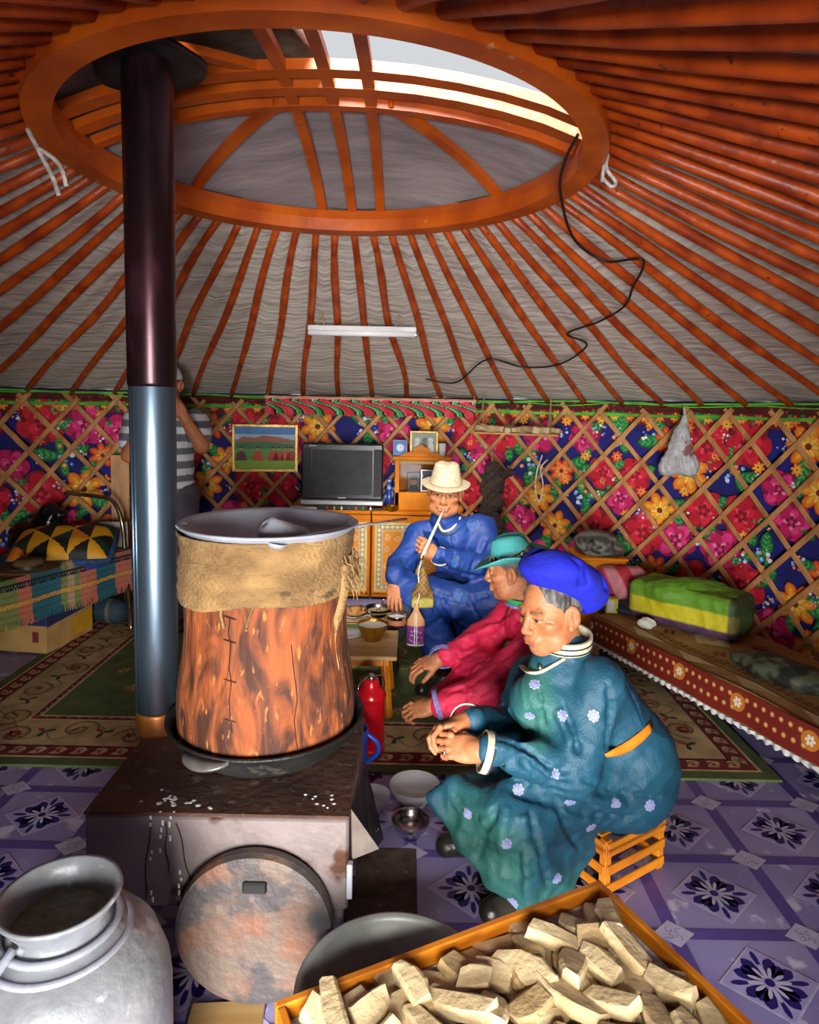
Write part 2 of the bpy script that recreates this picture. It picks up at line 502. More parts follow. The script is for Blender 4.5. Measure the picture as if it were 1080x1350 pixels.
# flower print
pr = Print(); rnd = random.Random(5)
REDS = [S('#c4102c'), S('#e0203c'), S('#8c0820'), S('#f04a60')]
MAG = [S('#c81460'), S('#ea3a86'), S('#8a0a44'), S('#f888b4')]
ORG = [S('#f08a18'), S('#f8b030'), S('#d85810'), S('#fcd860')]
ORD = [S('#e8501c'), S('#f88038'), S('#b02c10'), S('#fcb060')]
GRN = [S('#1c7a3c'), S('#4cb45c'), S('#0e4a28')]
BLU = [S('#2a5ad8'), S('#78b0f0'), S('#e8f0fc')]
def rose(x, y, r, P_):
    n = 6; a = rnd.random() * 6
    for k in range(n): pr.circ(x + r * .52 * math.cos(a + k * 2 * PI / n), y + r * .52 * math.sin(a + k * 2 * PI / n), r * .47, P_[2] if k % 2 else P_[0], 1 + k % 2, 12)
    for k in range(n): pr.circ(x + r * .50 * math.cos(a + k * 2 * PI / n), y + r * .54 * math.sin(a + k * 2 * PI / n), r * .36, P_[1] if k % 3 == 0 else P_[0], 3, 12, .75, a + k)
    for k in range(5): pr.petal(x, y, a + .5 + k * 2 * PI / 5, r * .1, r * .62, r * .42, P_[k % 2], 4)
    for k in range(4): pr.petal(x, y, a + k * PI / 2, 0, r * .42, r * .2, P_[3], 5)
    for k in range(5): pr.petal(x, y, a + .3 + k * 2 * PI / 5, 0, r * .3, r * .2, P_[2], 6)
    pr.circ(x, y, r * .1, P_[1], 7, 8)
def lily(x, y, r, P_):
    a = rnd.random() * 6; n = 7
    for k in range(n): pr.petal(x, y, a + k * 2 * PI / n, r * .1, r, r * .55, P_[2], 2)
    for k in range(n): pr.petal(x, y, a + k * 2 * PI / n, r * .1, r * .93, r * .42, P_[0], 3)
    for k in range(n):
        pr.petal(x, y, a + k * 2 * PI / n, r * .15, r * .75, r * .2, P_[1], 4)
        pr.petal(x, y, a + (k + .5) * 2 * PI / n, r * .05, r * .5, r * .12, P_[3], 5)
    pr.circ(x, y, r * .15, S('#7a2a08'), 6, 8)
def leaf(x, y, a, l):
    pr.petal(x, y, a, 0, l, l * .46, GRN[2], 1); pr.petal(x, y, a, l * .04, l * .95, l * .36, GRN[0], 2)
    for k in range(4):
        t = .2 + k * .18
        for s_ in (-1, 1):
            bx, by = x + l * t * math.cos(a), y + l * t * math.sin(a); b = a + s_ * .8; q = l * .17 * (1 - abs(t - .5))
            pr.stroke([(bx, by), (bx + q * math.cos(b), by + q * math.sin(b))], l * .05, GRN[1], 3)
def berries(x, y, r):
    for k in range(11):
        a = rnd.random() * 6.28; q = r * math.sqrt(rnd.random()); c_ = BLU[k % 3] if k % 4 else S('#f09020')
        X, Y = x + q * math.cos(a), y + q * math.sin(a)
        pr.circ(X, Y, r * .2, c_, 2 + k % 3, 7); pr.circ(X + r * .03, Y + r * .03, r * .07, BLU[2], 5, 5)
RW = 3.0; cellh = .29
ua, ub = math.radians(-14), math.radians(194)
nu = int((ub - ua) * RW / .3)
for i in range(nu):
    for j in range(6):
        x = ua * RW + (i + .5 * (j % 2) + rnd.uniform(-.16, .16)) * .3; y = .12 + j * .235 + rnd.uniform(-.04, .04)
        k = (i * 3 + j * 2 + (i // 3)) % 8
        r = rnd.uniform(.115, .155)
        for q in range(2): leaf(x, y, rnd.random() * 6.28, r * rnd.uniform(1.25, 1.7))
        if k in (0, 4): rose(x, y, r * 1.1, REDS)
        elif k in (2, 5): rose(x, y, r * 1.05, MAG)
        elif k in (1, 7): lily(x, y, r, ORG)
        elif k == 3: lily(x, y, r * .8, ORD)
        else:
            berries(x, y, r * .6); leaf(x, y, 1 + rnd.random(), r); leaf(x, y, 3.6 + rnd.random(), r); 
        if rnd.random() < .8: berries(x + .15, y + rnd.uniform(-.07, .07), rnd.uniform(.035, .055))
        if rnd.random() < .5: lily(x + .14, y + .12, .045, ORG if rnd.random() < .6 else ORD)
for i in range(int((ub - ua) * RW / .11)):      # border band under the roof line
    x = ua * RW + i * .11; y = WH - .075
    lily(x, y, .04, (ORG, ORD)[i % 2]); leaf(x + .05, y, i, .06)
pr.rect(ua * RW, WH - .13, ub * RW, WH + .03, S('#6e1016'), 0, 160)
pr.rect(ua * RW, 0.0, ub * RW, .16, S('#b01c2c'), 0, 160)
for i in range(int((ub - ua) * RW / .1)):
    x = ua * RW + i * .1; pr.petal(x, .03, PI / 2 + .3 * (-1) ** i, 0, .13, .06, MAG[i % 2], 1); pr.petal(x + .01, .04, PI / 2, 0, .09, .02, MAG[3], 2)
pr.items = [it for it in pr.items if all(-.0 <= q[1] <= WH + .03 for q in it[0])]
pr.mb(lambda x, y, L: cyl(x / RW, y, GR - .022 - .0012 * L)).build('flower_print', m_print, wall)
# willow lattice, each slat a piece
pitch = .295; run = WH * .88
slat_cache = {}
for fam in (0, 1):
    r_ = GR - .055 - fam * .016
    nsl = int((ub - ua) * RW / pitch)
    for i in range(nsl):
        u0 = ua * RW + i * pitch + fam * .1
        jit = rnd.uniform(-.02, .02); top = WH + .0 + rnd.uniform(-.035, .02)
        sg = -1 if fam == 0 else 1
        # u grows to the left seen from inside; fam 1 rises to the right in front
        P_ = []
        for k in range(9):
            t = k / 8; uu = u0 - sg * (run * (t - .5) + jit * t); P_.append(Vector(cyl(uu / RW, .015 + (top - .015) * t, r_)))
        b_ = MB(); v = []; f = []
        for k in range(9):
            d = (P_[min(8, k + 1)] - P_[max(0, k - 1)]).normalized(); nrm = Vector((GX - P_[k].x, GY - P_[k].y, 0)).normalized()
            s_ = d.cross(nrm).normalized()
            wv = .0175 + .002 * math.sin(k * 2.1 + i)
            for a, b in ((-1, -.2), (-.6, 1), (.6, 1), (1, -.2), (.8, -1), (-.8, -1)): v.append(tuple(P_[k] + s_ * wv * a + nrm * .0065 * b))
        for k in range(8):
            for q in range(6): f.append((k * 6 + q, k * 6 + (q + 1) % 6, k * 6 + 6 + (q + 1) % 6, k * 6 + 6 + q))
        f += [tuple(range(6))[::-1], tuple(48 + q for q in range(6))]
        b_.add((v, f)).build('lattice_slat', m_slat, wall, smooth=False)
# roof canvas, with sag between the poles
m_c = MB()
NP = 66
def roofz(r): t = (r - RR) / (GR - RR); return RZ + .06 + (WH + .05 - RZ - .06) * t
def cone_pt(u, v):
    a = 2 * PI * u; r = RR - .06 + (GR + .06 - RR + .06) * v
    ph = (u * NP) % 1
    z = roofz(r) + .012 * math.sin(PI * ph) - .012 * math.sin(PI * v) + .006 * math.sin(a * 31 + v * 9) + .004 * math.sin(a * 53 - v * 17)
    return (GX + r * math.cos(a), GY + r * math.sin(a), z)
NU, NV = NP * 4, 40
v_, f_ = grid(cone_pt, NU, NV)
m_c.add((v_, f_))
ceil = m_c.build('ceiling', m_canvas, kind='structure', smooth=True)
me = ceil.data; uvl = me.uv_layers.new(name='UVMap')
vi = np.zeros(len(me.loops), np.int32); me.loops.foreach_get('vertex_index', vi)
uv = np.stack([(vi % (NU + 1)) / NU * 14, (vi // (NU + 1)) / NV * 2.2], 1).astype(np.float32)
uvl.data.foreach_set('uv', uv.ravel())
# outer felt layer over the canvas keeps the daylight out
m_felt = mat('felt', S('#6a625a'), S('#4c453e'), 4, rough=1)
mb = MB(); mb.add(grid(lambda u, v: (GX + (RR - .02 + (GR + .25 - RR) * v) * math.cos(2 * PI * u), GY + (RR - .02 + (GR + .25 - RR) * v) * math.sin(2 * PI * u), roofz(RR + (GR + .15 - RR) * v) + .07), 96, 6))
mb.build('ceiling_felt', m_felt, ceil)
# roof poles
for i in range(NP):
    a = 2 * PI * (i + .5) / NP; rn = random.Random(i)
    P_ = []; rads = []
    j1, j2 = rn.uniform(-.012, .012), rn.uniform(-.012, .012)
    for k in range(11):
        t = k / 10; r = RR - .002 + (GR - .03 - RR) * t
        off = j1 * math.sin(PI * t * 2) + j2 * math.sin(PI * t * 3.3)
        aa = a + off / max(r, 1); z = RZ + .045 + (WH + .0 - RZ - .045) * t - .018 * math.sin(PI * t)
        P_.append((GX + r * math.cos(aa), GY + r * math.sin(aa), z)); rads.append(.0165 + .003 * rn.random() + (.004 if .15 < t < .7 else 0))
    MB().add(tube(P_, rads, 8)).build('roof_pole', m_orange, ceil, smooth=True)
# hem of the wall cloth under the roof: green piping, dark red band, hanging in small swags
def band(name, z0, z1, r, col_m, amp=.0, ph=0):
    mb = MB(); mb.add(thick(grid(lambda u, v: cyl(a0 + (a1 - a0) * u, z0 + (z1 - z0) * v + amp * abs(math.sin(u * 72 + ph)) * (1 - v), r + .004 * math.sin(u * 300)), 400, 2), .004))
    return mb.build(name, col_m, kind='structure', smooth=True)
m_green = mat('green_piping', S('#3f9a2c'), S('#6cc040'), 12, rough=.7, bump=.3)
m_dred = mat('dark_red_cloth', S('#5a1410'), S('#34100c'), 10, rough=.85, bump=.5, c3=S('#8a4a20'), s3=26, t3=.6)
band('trim_1', WH + .03, WH - .035, GR - .05, m_dred, -.012)
band('trim_2', WH - .045, WH - .075, GR - .028, m_green, -.01, 1)
mb = MB()
rn = random.Random(3)
for s_ in range(2):
    P_ = []
    for k in range(300):
        a = math.radians(-10 + 200 * k / 299)
        P_.append(cyl(a, WH + .03 - s_ * .012 + .014 * math.sin(a * 17 + s_ * 2) * math.sin(a * 5) - .012 * abs(math.sin(a * 11)), GR - .085 - s_ * .006))
    mb.add(tube(P_, .008 - s_ * .003, 6))
mb.build('trim_3', m_green, kind='structure', smooth=True)
# door frame behind the camera
mb = MB()
dc = Vector(cyl(DOORA, 0, GR))
for sx in (-.5, .5): mb.add(box(.07, .08, 1.62, .005), T((dc.x + sx, dc.y, .8)))
mb.add(box(1.07, .08, .07, .005), T((dc.x, dc.y, 1.58))); mb.add(box(1.07, .09, .06, .005), T((dc.x, dc.y, .0)))
mb.build('door_1', m_wood, kind='structure')
# ------------------------------------------------------------------ roof ring and its arched spokes
def domez(x, y): r2 = (x * x + y * y) / RR ** 2; return RZ + .07 + .2 * max(0, 1 - r2) ** .8
crown = thing('roof_ring', 'big orange wooden roof ring with arched spokes above the stove pipe', 'roof ring', (GX, GY, 0))
mb = MB(); mb.add(lathe([(RR, RZ), (RR + .008, RZ + .05), (RR, RZ + .1), (RR - .075, RZ + .105), (RR - .085, RZ + .06), (RR - .082, RZ + .006), (RR, RZ)], 128))
mb.f = [f for f in mb.f if len(f) == 4]; mb.c = mb.c[:len(mb.f)]
mb.build('ring', m_ring, crown, smooth=False)
def spoke(p, q, w_=.042, t=.028, name='spoke'):
    P_ = []; n = 12
    v = []; f = []
    d = Vector((q[0] - p[0], q[1] - p[1], 0)).normalized(); s_ = Vector((-d.y, d.x, 0))
    for k in range(n + 1):
        u = k / n; x, y = p[0] + (q[0] - p[0]) * u, p[1] + (q[1] - p[1]) * u; z = domez(x, y)
        for a, b in ((-1, -1), (1, -1), (1, 1), (-1, 1)): v.append((x + s_.x * w_ / 2 * a, y + s_.y * w_ / 2 * a, z + t / 2 * b))
    for k in range(n):
        for e in range(4): f.append((k * 4 + e, k * 4 + (e + 1) % 4, k * 4 + 4 + (e + 1) % 4, k * 4 + 4 + e))
    f += [(3, 2, 1, 0), tuple(n * 4 + e for e in range(4))]
    MB().add((v, f)).build(name, m_ring, crown)
ri = RR - .06
for yy in (-.17, -.03, .1): 
    xx = math.sqrt(ri ** 2 - yy ** 2); spoke((-xx, yy), (xx, yy), .06 if yy < 0 else .045, .035, 'arched_beam')
for xx in (-.145, .0, .14):
    yy = math.sqrt(ri ** 2 - xx ** 2); spoke((xx, -yy), (xx, yy))
for s_ in (-1, 1):
    spoke((s_ * .2, .08), (s_ * .68, .6)); spoke((-.2, -.15), (-.66, -.62)) if s_ < 0 else None
# cover over the ring: grey canvas on the far half, brown felt on the near left
m_cov = mat('cover_canvas', S('#a79c9c'), S('#8c8284'), 3, rough=.9, bump=.8, bscale=6, st=(1, 3, 1))
m_cov2 = mat('brown_felt', S('#6d6152'), S('#3c2e20'), 4, rough=.95, bump=1, bscale=9)
cover = thing('roof_cover', 'grey canvas and brown felt covering the roof ring except its open right front', 'cover', (GX, GY, 0))
def dome(u, v, ang0, ang1, dz=.045):
    a = ang0 + (ang1 - ang0) * u; r = (RR + .1) * v; x, y = r * math.cos(a), r * math.sin(a)
    z = domez(x, y) + dz + .008 * math.sin(9 * a + 7 * v) * v
    return (x, y, z)
MB().add(thick(grid(lambda u, v: dome(u, v, math.radians(-3), math.radians(180)), 60, 14), .006)).build('canvas_flap', m_cov, cover, smooth=True)
PX, PYY = -.76 - GX, 1.98 - GY
def fl(u, v):
    x, y, z = dome(u, v, math.radians(176), math.radians(258), .052)
    return x, y, z + .012 * math.sin(14 * x + 9 * y)
g = grid(fl, 48, 30)
vv = np.array(g[0]); keep = []
for q in g[1]:
    c_ = vv[list(q)].mean(0)
    if math.hypot(c_[0] - PX, c_[1] - PYY) > .115: keep.append(q)
MB().add((g[0], keep)).build('felt_flap', m_cov2, cover, smooth=True)
MB().add(tube([(math.cos(math.radians(258)) * r * 1.0 + .0, math.sin(math.radians(258)) * r, domez(math.cos(math.radians(258)) * r, math.sin(math.radians(258)) * r) + .055) for r in [k * .107 for k in range(11)]], .014, 6, flat=.6)).build('rolled_hem', m_cov, cover, smooth=True)
# ================================================================== THINGS
def PC(px, py, off=.05):      # point just under the roof poles on a sight line
    d = ray(px, py); t = .5
    while t < 9:
        p = Vector((0, 0, EYE)) + d * t; r = math.hypot(p.x - GX, p.y - GY)
        if r > RR and p.z > RZ + .02 + (WH - RZ - .045) * (r - RR) / (GR - RR) - off: return p
        t += .005
    return p
def smooth(P, n=6):
    P = [Vector(p) for p in P]; out = []
    for i in range(len(P) - 1):
        a, b, c, d = P[max(0, i - 1)], P[i], P[i + 1], P[min(len(P) - 1, i + 2)]
        for k in range(n):
            t = k / n
            out.append(.5 * ((2 * b) + (c - a) * t + (2 * a - 5 * b + 4 * c - d) * t * t + (3 * b - a - 3 * c + d) * t ** 3))
    return out + [P[-1]]
m_iron = mat('stove_iron', S('#6d6260'), S('#7d7270'), 4, rough=.55, metal=.35, bump=.3, bscale=25, c3=S('#4a2c1c'), s3=7, t3=.58, rvar=.15)
m_irontop = mat('stove_top_iron', S('#5e4236'), S('#3e2c25'), 6, rough=.6, metal=.2, bump=.4, bscale=40, c3=S('#6b5a50'), s3=24, t3=.6)
m_rust = mat('rusty_lid', S('#62544a'), S('#744a34'), 9, rough=.6, metal=.2, bump=.7, bscale=35, c3=S('#45403f'), s3=7, t3=.5, lo=.45, hi=.68)
m_black = mat('black_metal', S('#1c1b1c'), S('#2a2828'), 10, rough=.5, metal=.4)
m_pipeU = mat('sooty_pipe', S('#3a2326'), S('#15131a'), 3, rough=.33, metal=.75, st=(1, 1, .35), bump=.15, bscale=9, c3=S('#51303a'), s3=5, t3=.55, rvar=.12)
m_pipeL = mat('blued_pipe', S('#6f8496'), S('#2b323c'), 5, rough=.38, metal=.85, st=(1, 1, .2), bump=.25, bscale=9, rvar=.16, c3=S('#3a3a42'), s3=7, t3=.56)
m_pipeR = mat('heat_stained_pipe', S('#b8702c'), S('#6a3a1c'), 9, rough=.4, metal=.6)
m_alu = mat('aluminium', S('#a9adba'), S('#8c909c'), 5, rough=.36, metal=.25, bump=.2, bscale=18, rvar=.12)
m_steel = mat('steel', S('#d0d0d2'), None, rough=.2, metal=1)
m_brass = mat('brass', S('#c99a3c'), S('#9a6a20'), 12, rough=.3, metal=.9, bump=.3, bscale=60)
m_cast = mat('cast_iron', S('#3b3d3c'), S('#22211f'), 6, rough=.5, metal=.5, bump=.5, bscale=50, c3=S('#55504a'), s3=12, t3=.64)
m_bark = mat('old_bark_wood', S('#8c461a'), S('#3e1c0b'), 13, rough=.8, st=(1, 1, .3), bump=1.4, bscale=22, c3=S('#a0642c'), s3=60, t3=.62, lo=.38, hi=.62, dist=1.8)
m_burlap = mat('burlap', S('#967648'), S('#644a2a'), 7, rough=.9, bump=.8, c3=S('#4c3820'), s3=9, t3=.62, bscale=90, st=(1, 1, 1.6))  # dark streaks put crease shade of the folds into the cloth colour
m_white = mat('white_enamel', S('#dcdcdc'), S('#c4c6c8'), 8, rough=.3)
m_milk = mat('milk', S('#e6e2d8'), None, rough=.25)
m_curd = mat('dried_curd', S('#c4b18a'), S('#a58d64'), 9, rough=.75, bump=.5, bscale=45, c3=S('#a58458'), s3=16, t3=.68)
m_curd2 = mat('dried_curd_brown', S('#b59c70'), S('#957a50'), 9, rough=.75, bump=.5, bscale=45)
m_paper = mat('newspaper', S('#b9bcc2'), S('#8a8f9a'), 40, rough=.8, st=(1, 3, 1))
m_rope = mat('rope', S('#b59a70'), S('#8a6e48'), 40, rough=.9, bump=.5, bscale=80)
m_cord = mat('black_cable', S('#141214'), None, rough=.5)
m_vc = mat('painted_print', None, (.82, .82, .82), 12, rough=.6, vcol=True)
m_cab = mat('cabinet_paint', S('#d07c12'), S('#b8680a'), 5, rough=.6, bump=.1, spec=.2)
m_table = mat('pale_table', S('#b99868'), S('#a07c4c'), 3, rough=.45, st=(1, 6, 1))
# ---------------- carpet
CX0, CX1, CY0, CY1 = -2.13, 1.55, 2.60, 4.86
carp = link('carpet', (lambda: (lambda g: MB().add(g).mesh('carpet', mat('carpet_pile', S('#5c6a3c'), S('#4a5832'), 6, rough=.95, bump=.4, bscale=120)))(box(CX1 - CX0, CY1 - CY0, .012, .003, ((CX0 + CX1) / 2, (CY0 + CY1) / 2, .006))))(), None, 'large green carpet with beige scroll border lying between stove and cabinets', 'carpet')
pr = Print()
BEI, DRED, GRN0, OLIV, GOLD, LBEI = S('#c3ab7c'), S('#7c2420'), S('#5a7040'), S('#4c5c34'), S('#b08a3c'), S('#d6c398')
def frame_(i, w_, col, L, x0=CX0, y0=CY0, x1=CX1, y1=CY1):
    a, b, c_, d = x0 + i, y0 + i, x1 - i, y1 - i
    pr.rect(a, b, c_, b + w_, col, L); pr.rect(a, d - w_, c_, d, col, L); pr.rect(a, b + w_, a + w_, d - w_, col, L); pr.rect(c_ - w_, b + w_, c_, d - w_, col, L)
frame_(.055, .10, DRED, 0); frame_(.055, .012, LBEI, 1); frame_(.15, .24, BEI, 0); frame_(.385, .035, DRED, 1); frame_(.38, .01, LBEI, 2); frame_(.415, .014, LBEI, 2)
pr.rect(CX0 + .43, CY0 + .43, CX1 - .43, CY1 - .43, GRN0, 0)
def along(i):                     # walk the border centre line at inset i
    x0, y0, x1, y1 = CX0 + i, CY0 + i, CX1 - i, CY1 - i
    for (ax, ay, bx, by) in ((x0, y0, x1, y0), (x1, y0, x1, y1), (x1, y1, x0, y1), (x0, y1, x0, y0)): yield ax, ay, bx, by
for ax, ay, bx, by in along(.105):
    L_ = math.hypot(bx - ax, by - ay); n = int(L_ / .085); ux, uy = (bx - ax) / L_, (by - ay) / L_; ang = math.atan2(uy, ux)
    for k in range(n):
        x, y = ax + ux * L_ * (k + .5) / n, ay + uy * L_ * (k + .5) / n
        pr.circ(x, y, .026, S('#c05a48'), 1, 8); pr.petal(x, y, ang + .5, -.035, .035, .03, BEI, 2); pr.stroke([(x + .03 * math.cos(ang + t), y + .03 * math.sin(ang + t)) for t in (2.4, 1.9, 1.4, .9, .5)], .009, LBEI, 3)
        pr.circ(x, y, .009, DRED, 4, 6)
for ax, ay, bx, by in along(.27):
    L_ = math.hypot(bx - ax, by - ay); n = int(L_ / .26); ux, uy = (bx - ax) / L_, (by - ay) / L_; ang = math.atan2(uy, ux)
    for k in range(n):
        s_ = 1 if k % 2 else -1; t = (k + .5) / n; x, y = ax + ux * L_ * t, ay + uy * L_ * t
        X, Y = x - uy * .03 * s_, y + ux * .03 * s_
        pr.stroke(spiral(X, Y, .085, 1.35, ang + PI * (s_ < 0), s_), .011, S('#6e6a48'), 2)
        pr.stroke(spiral(X, Y, .072, 1.2, ang + PI * (s_ < 0), s_), .006, GOLD, 3)
        pr.stroke([(x + ux * q - uy * .07 * s_ * math.sin(q * 24), y + uy * q + ux * .07 * s_ * math.sin(q * 24)) for q in [(-.13 + .026 * z) for z in range(11)]], .008, S('#8a7a50'), 1)
        for q in range(3): pr.petal(x + ux * .12, y + uy * .12, ang + q * 2.1 + .4, .0, .05, .022, (S('#2f4a38'), S('#a0402c'), S('#2f4a38'))[q], 4)
        pr.petal(x - ux * .03, y - uy * .03, ang + s_, 0, .05, .018, S('#8a2c24'), 4)
        if k % 3 == 0:
            for q in range(6): pr.petal(X, Y, ang + q * PI / 3, 0, .036, .024, S('#9c3830'), 4)
            pr.circ(X, Y, .012, GOLD, 5, 7)
for ax, ay, bx, by in along(.403):
    L_ = math.hypot(bx - ax, by - ay); n = int(L_ / .05); ux, uy = (bx - ax) / L_, (by - ay) / L_
    for k in range(n): x, y = ax + ux * L_ * k / n, ay + uy * L_ * k / n; pr.stroke([(x, y), (x + (ux - uy) * .018, y + (uy + ux) * .018)], .008, BEI, 3)
for (cx, cy, r0) in ((-1.25, 3.6, .34), (-.3, 3.8, .5), (.6, 3.6, .34), (-1.2, 4.3, .3), (.6, 4.3, .3), (-.25, 3.2, .25), (.25, 3.25, .2)):
    for k in range(7):
        a = k * 2 * PI / 7 + cx
        pr.stroke(spiral(cx + r0 * .55 * math.cos(a), cy + r0 * .55 * math.sin(a), r0 * .22, 1.1, a + PI, 1 if k % 2 else -1, 16), .014, GOLD, 1)
        for q in range(5): pr.petal(cx + r0 * .9 * math.cos(a), cy + r0 * .9 * math.sin(a), a + q * 1.25, .006, .04, .024, (GOLD, BEI)[q % 2], 2)
    for k in range(8): pr.petal(cx, cy, k * PI / 4, .02, r0 * .3, .05, BEI, 2)
pr.mb(lambda x, y, L: (x, y, .0128 + L * .0005)).build('carpet_print', mat('carpet_print', None, (.62, .62, .6), 9, rough=.95, vcol=True, bump=.3, bscale=150), carp)
# ---------------- stove
SX0, SX1, SY0, SY1, SZ = -.775, -.130, 1.545, 2.07, .5
t = thing('stove', 'brown sheet metal box stove with big round rusty lid on its front', 'stove', ((SX0 + SX1) / 2, SY0, 0))
ox, oy = (SX0 + SX1) / 2, SY0
def loc(p): return (p[0] - ox, p[1] - oy, p[2])
mb = MB(); mb.add(box(SX1 - SX0, SY1 - SY0, .235, .006, loc(((SX0 + SX1) / 2, (SY0 + SY1) / 2, SZ - .1275))))
mb.build('body', m_iron, t)
mb = MB(); mb.add(box(SX1 - SX0 + .006, SY1 - SY0 + .006, .01, .004, loc(((SX0 + SX1) / 2, (SY0 + SY1) / 2, SZ - .005))))
mb.build('top_plate', m_irontop, t)
mb = MB(); mb.add(box(.42, .44, .22, .02, loc((-.36, 1.80, .165)))); mb.build('fire_box', m_black, t)
for sx, sy in ((SX0 + .03, SY0 + .04), (SX1 - .03, SY0 + .04), (SX0 + .03, SY1 - .05), (SX1 - .03, SY1 - .05)):
    MB().add(box(.035, .035, .28, .004, loc((sx, sy, .14)))).build('leg', m_iron, t)
dcx, dcz, dr = PY(337, 1218, 1.52).x, PY(337, 1218, 1.52).z, .187
mb = MB(); mb.add(lathe([(dr - .012, .03), (dr, .028), (dr + .004, .012), (dr + .002, -.01), (dr - .012, -.012), (dr - .014, .012), (dr * .6, .017), (dr * .58, .021), (.0001, .021)], 64), T(loc((dcx, 1.522, dcz)), (PI / 2, 0, 0)))
lid = mb.build('lid', m_rust, t, smooth=False)
mb = MB(); mb.add(box(.058, .02, .028, .004, loc((dcx + .005, 1.492, dcz + .118)))); mb.add(box(.074, .006, .04, .002, loc((dcx + .005, 1.5, dcz + .12)))); mb.build('handle', m_black, lid)
# spilled milk drops and soot runs down the front
m_drip = mat('dried_milk', S('#e4e4e6'), S('#b9bcc2'), 30, rough=.3)
rn = random.Random(4); mb = MB()
for px, y0, y1 in ((200, 1078, 1205), (225, 1078, 1120), (213, 1085, 1130), (237, 1150, 1260)):
    for k in range(int((y1 - y0) / 9)):
        if rn.random() < .75:
            p = PY(px + rn.uniform(-2, 2), y0 + k * 9, SY0 - .002)
            if p.z > .27: mb.add(box(.005, .003, rn.uniform(.006, .016), .001), T(loc(p)))
for k in range(34):
    p = PZ(rn.choice((rn.gauss(262, 9), rn.gauss(225, 6), rn.gauss(215, 20), rn.gauss(430, 18))), rn.gauss(1058, 6), SZ + .001)
    if SX0 < p.x < SX1 and SY0 < p.y < SY1: mb.add(lathe([(.0001, -.001), (rn.uniform(.003, .008), 0), (.0001, .0018)], 8), T(loc(p)))
for px, y0, y1 in ((262, 1220, 1300), (287, 1225, 1290), (262, 1180, 1215)):
    for k in range(int((y1 - y0) / 8)):
        if rn.random() < .75:
            p = PY(px + rn.uniform(-3, 3), y0 + k * 8, 1.504); mb.add(box(rn.uniform(.004, .01), .004, rn.uniform(.006, .016), .001), T(loc(p)))
mb.build('milk_drips', m_drip, t, kind='stuff')
mb = MB()
for px, y0, y1, dx_ in ((198, 1075, 1200, -8), (218, 1085, 1150, 3), (232, 1085, 1190, 28)):
    P_ = [PY(px + dx_ * q + 2 * math.sin(q * 9), y0 + (y1 - y0) * q, SY0 - .0012) for q in [k / 9 for k in range(10)]]
    P_ = [p for p in P_ if p.z > .27]
    mb.add(tube([loc(p) for p in P_], .0017, 4))
mb.build('soot_runs', m_black, t, kind='stuff')
# side shields on the right
def plate(pts, t_, m_, name, parent):
    P_ = [Vector(p) for p in pts]; n = (P_[1] - P_[0]).cross(P_[2] - P_[0]).normalized() * t_
    v = [tuple(p) for p in P_] + [tuple(p + n) for p in P_]; k = len(P_)
    f = [tuple(range(k))[::-1], tuple(range(k, 2 * k))] + [(i, (i + 1) % k, (i + 1) % k + k, i + k) for i in range(k)]
    return MB().add((v, f)).build(name, m_, parent)
A_ = [PY(464, 1000, 1.98), PY(482, 1004, 2.0), PY(506, 1106, 1.78), PY(491, 1124, 1.66), PY(465, 1066, 1.60)]
sp = plate([loc(p) for p in A_], .004, mat('perforated_iron', S('#2c2c30'), S('#47474c'), 14, rough=.45, metal=.6), 'side_shield', t)
mb = MB(); rn = random.Random(2)
for i in range(4):
    for j in range(7):
        a = (A_[0] * (1 - j / 7) + A_[3] * (j / 7)) * (1 - (i + .7) / 5) + (A_[1] * (1 - j / 7) + A_[2] * (j / 7)) * ((i + .7) / 5)
        mb.add(lathe([(.0001, -.003), (.004, 0), (.0001, .003)], 6), T(loc(a)))
mb.build('punched_holes', m_rust, sp, kind='stuff')
plate([loc(p) for p in (PY(464, 1068, 1.565), PY(500, 1119, 1.62), PY(465, 1133, 1.57))], .004, mat('grey_sheet', S('#8d8178'), S('#6f645c'), 8, rough=.5, metal=.3), 'side_flap', t)
mb = MB(); q = PY(461, 1160, 1.55); mb.add(box(.014, .02, .09, .002, loc(q))); mb.build('leg_bracket', m_alu, t)
p = PZ(300, 1338, 0)
link('floor_board', MB().add(box(.18, .07, .012, .002)).mesh('floor_board', m_table), None, 'pale thin board on the floor beneath the round stove lid', 'board', loc=(p.x, p.y - .01, .0075), rot=(0, 0, .08))
# ---------------- stove pipe
pb = PZ(208, 962, SZ); ptop = PY(194, 78, 1.98)
pt = thing('stove_pipe', 'tall sooty stove pipe rising from stove top through the roof ring', 'stove pipe', tuple(pb))
ax_ = (ptop - pb); 
def pp(z): return ax_ * ((z - pb.z) / ax_.z)
zj = PY(198, 506, 1.98).z
def pipe_seg(z0, z1, r0, r1, name, m_, seam=False):
    mb = MB(); mb.add(tube([pp(z0), pp(z0 + .01), pp((z0 + z1) / 2), pp(z1 - .01), pp(z1)], [r0 - .002, r0, (r0 + r1) / 2, r1, r1 - .002], 40))
    if seam:
        for aa in (-2.35, -2.1): 
            mb.add(tube([pp(z0 + .02) + Vector((math.cos(aa) * r0, math.sin(aa) * r0, 0)), pp(z1 - .01) + Vector((math.cos(aa) * r1, math.sin(aa) * r1, 0))], .0035, 6))
    return mb.build(name, m_, pt, smooth=True)
pipe_seg(SZ, SZ + .07, .063, .062, 'pipe_foot', m_pipeR)
pipe_seg(SZ + .065, zj, .0615, .066, 'lower_pipe', m_pipeL, True)
pipe_seg(zj - .01, ptop.z + .25, .069, .0715, 'upper_pipe', m_pipeU)
mb = MB(); mb.add(lathe([(.074, -.012), (.15, -.02), (.155, .0), (.074, .004)], 48, .05), T(ptop - pb - Vector((0, 0, .01)), (0, -.12, 0)))
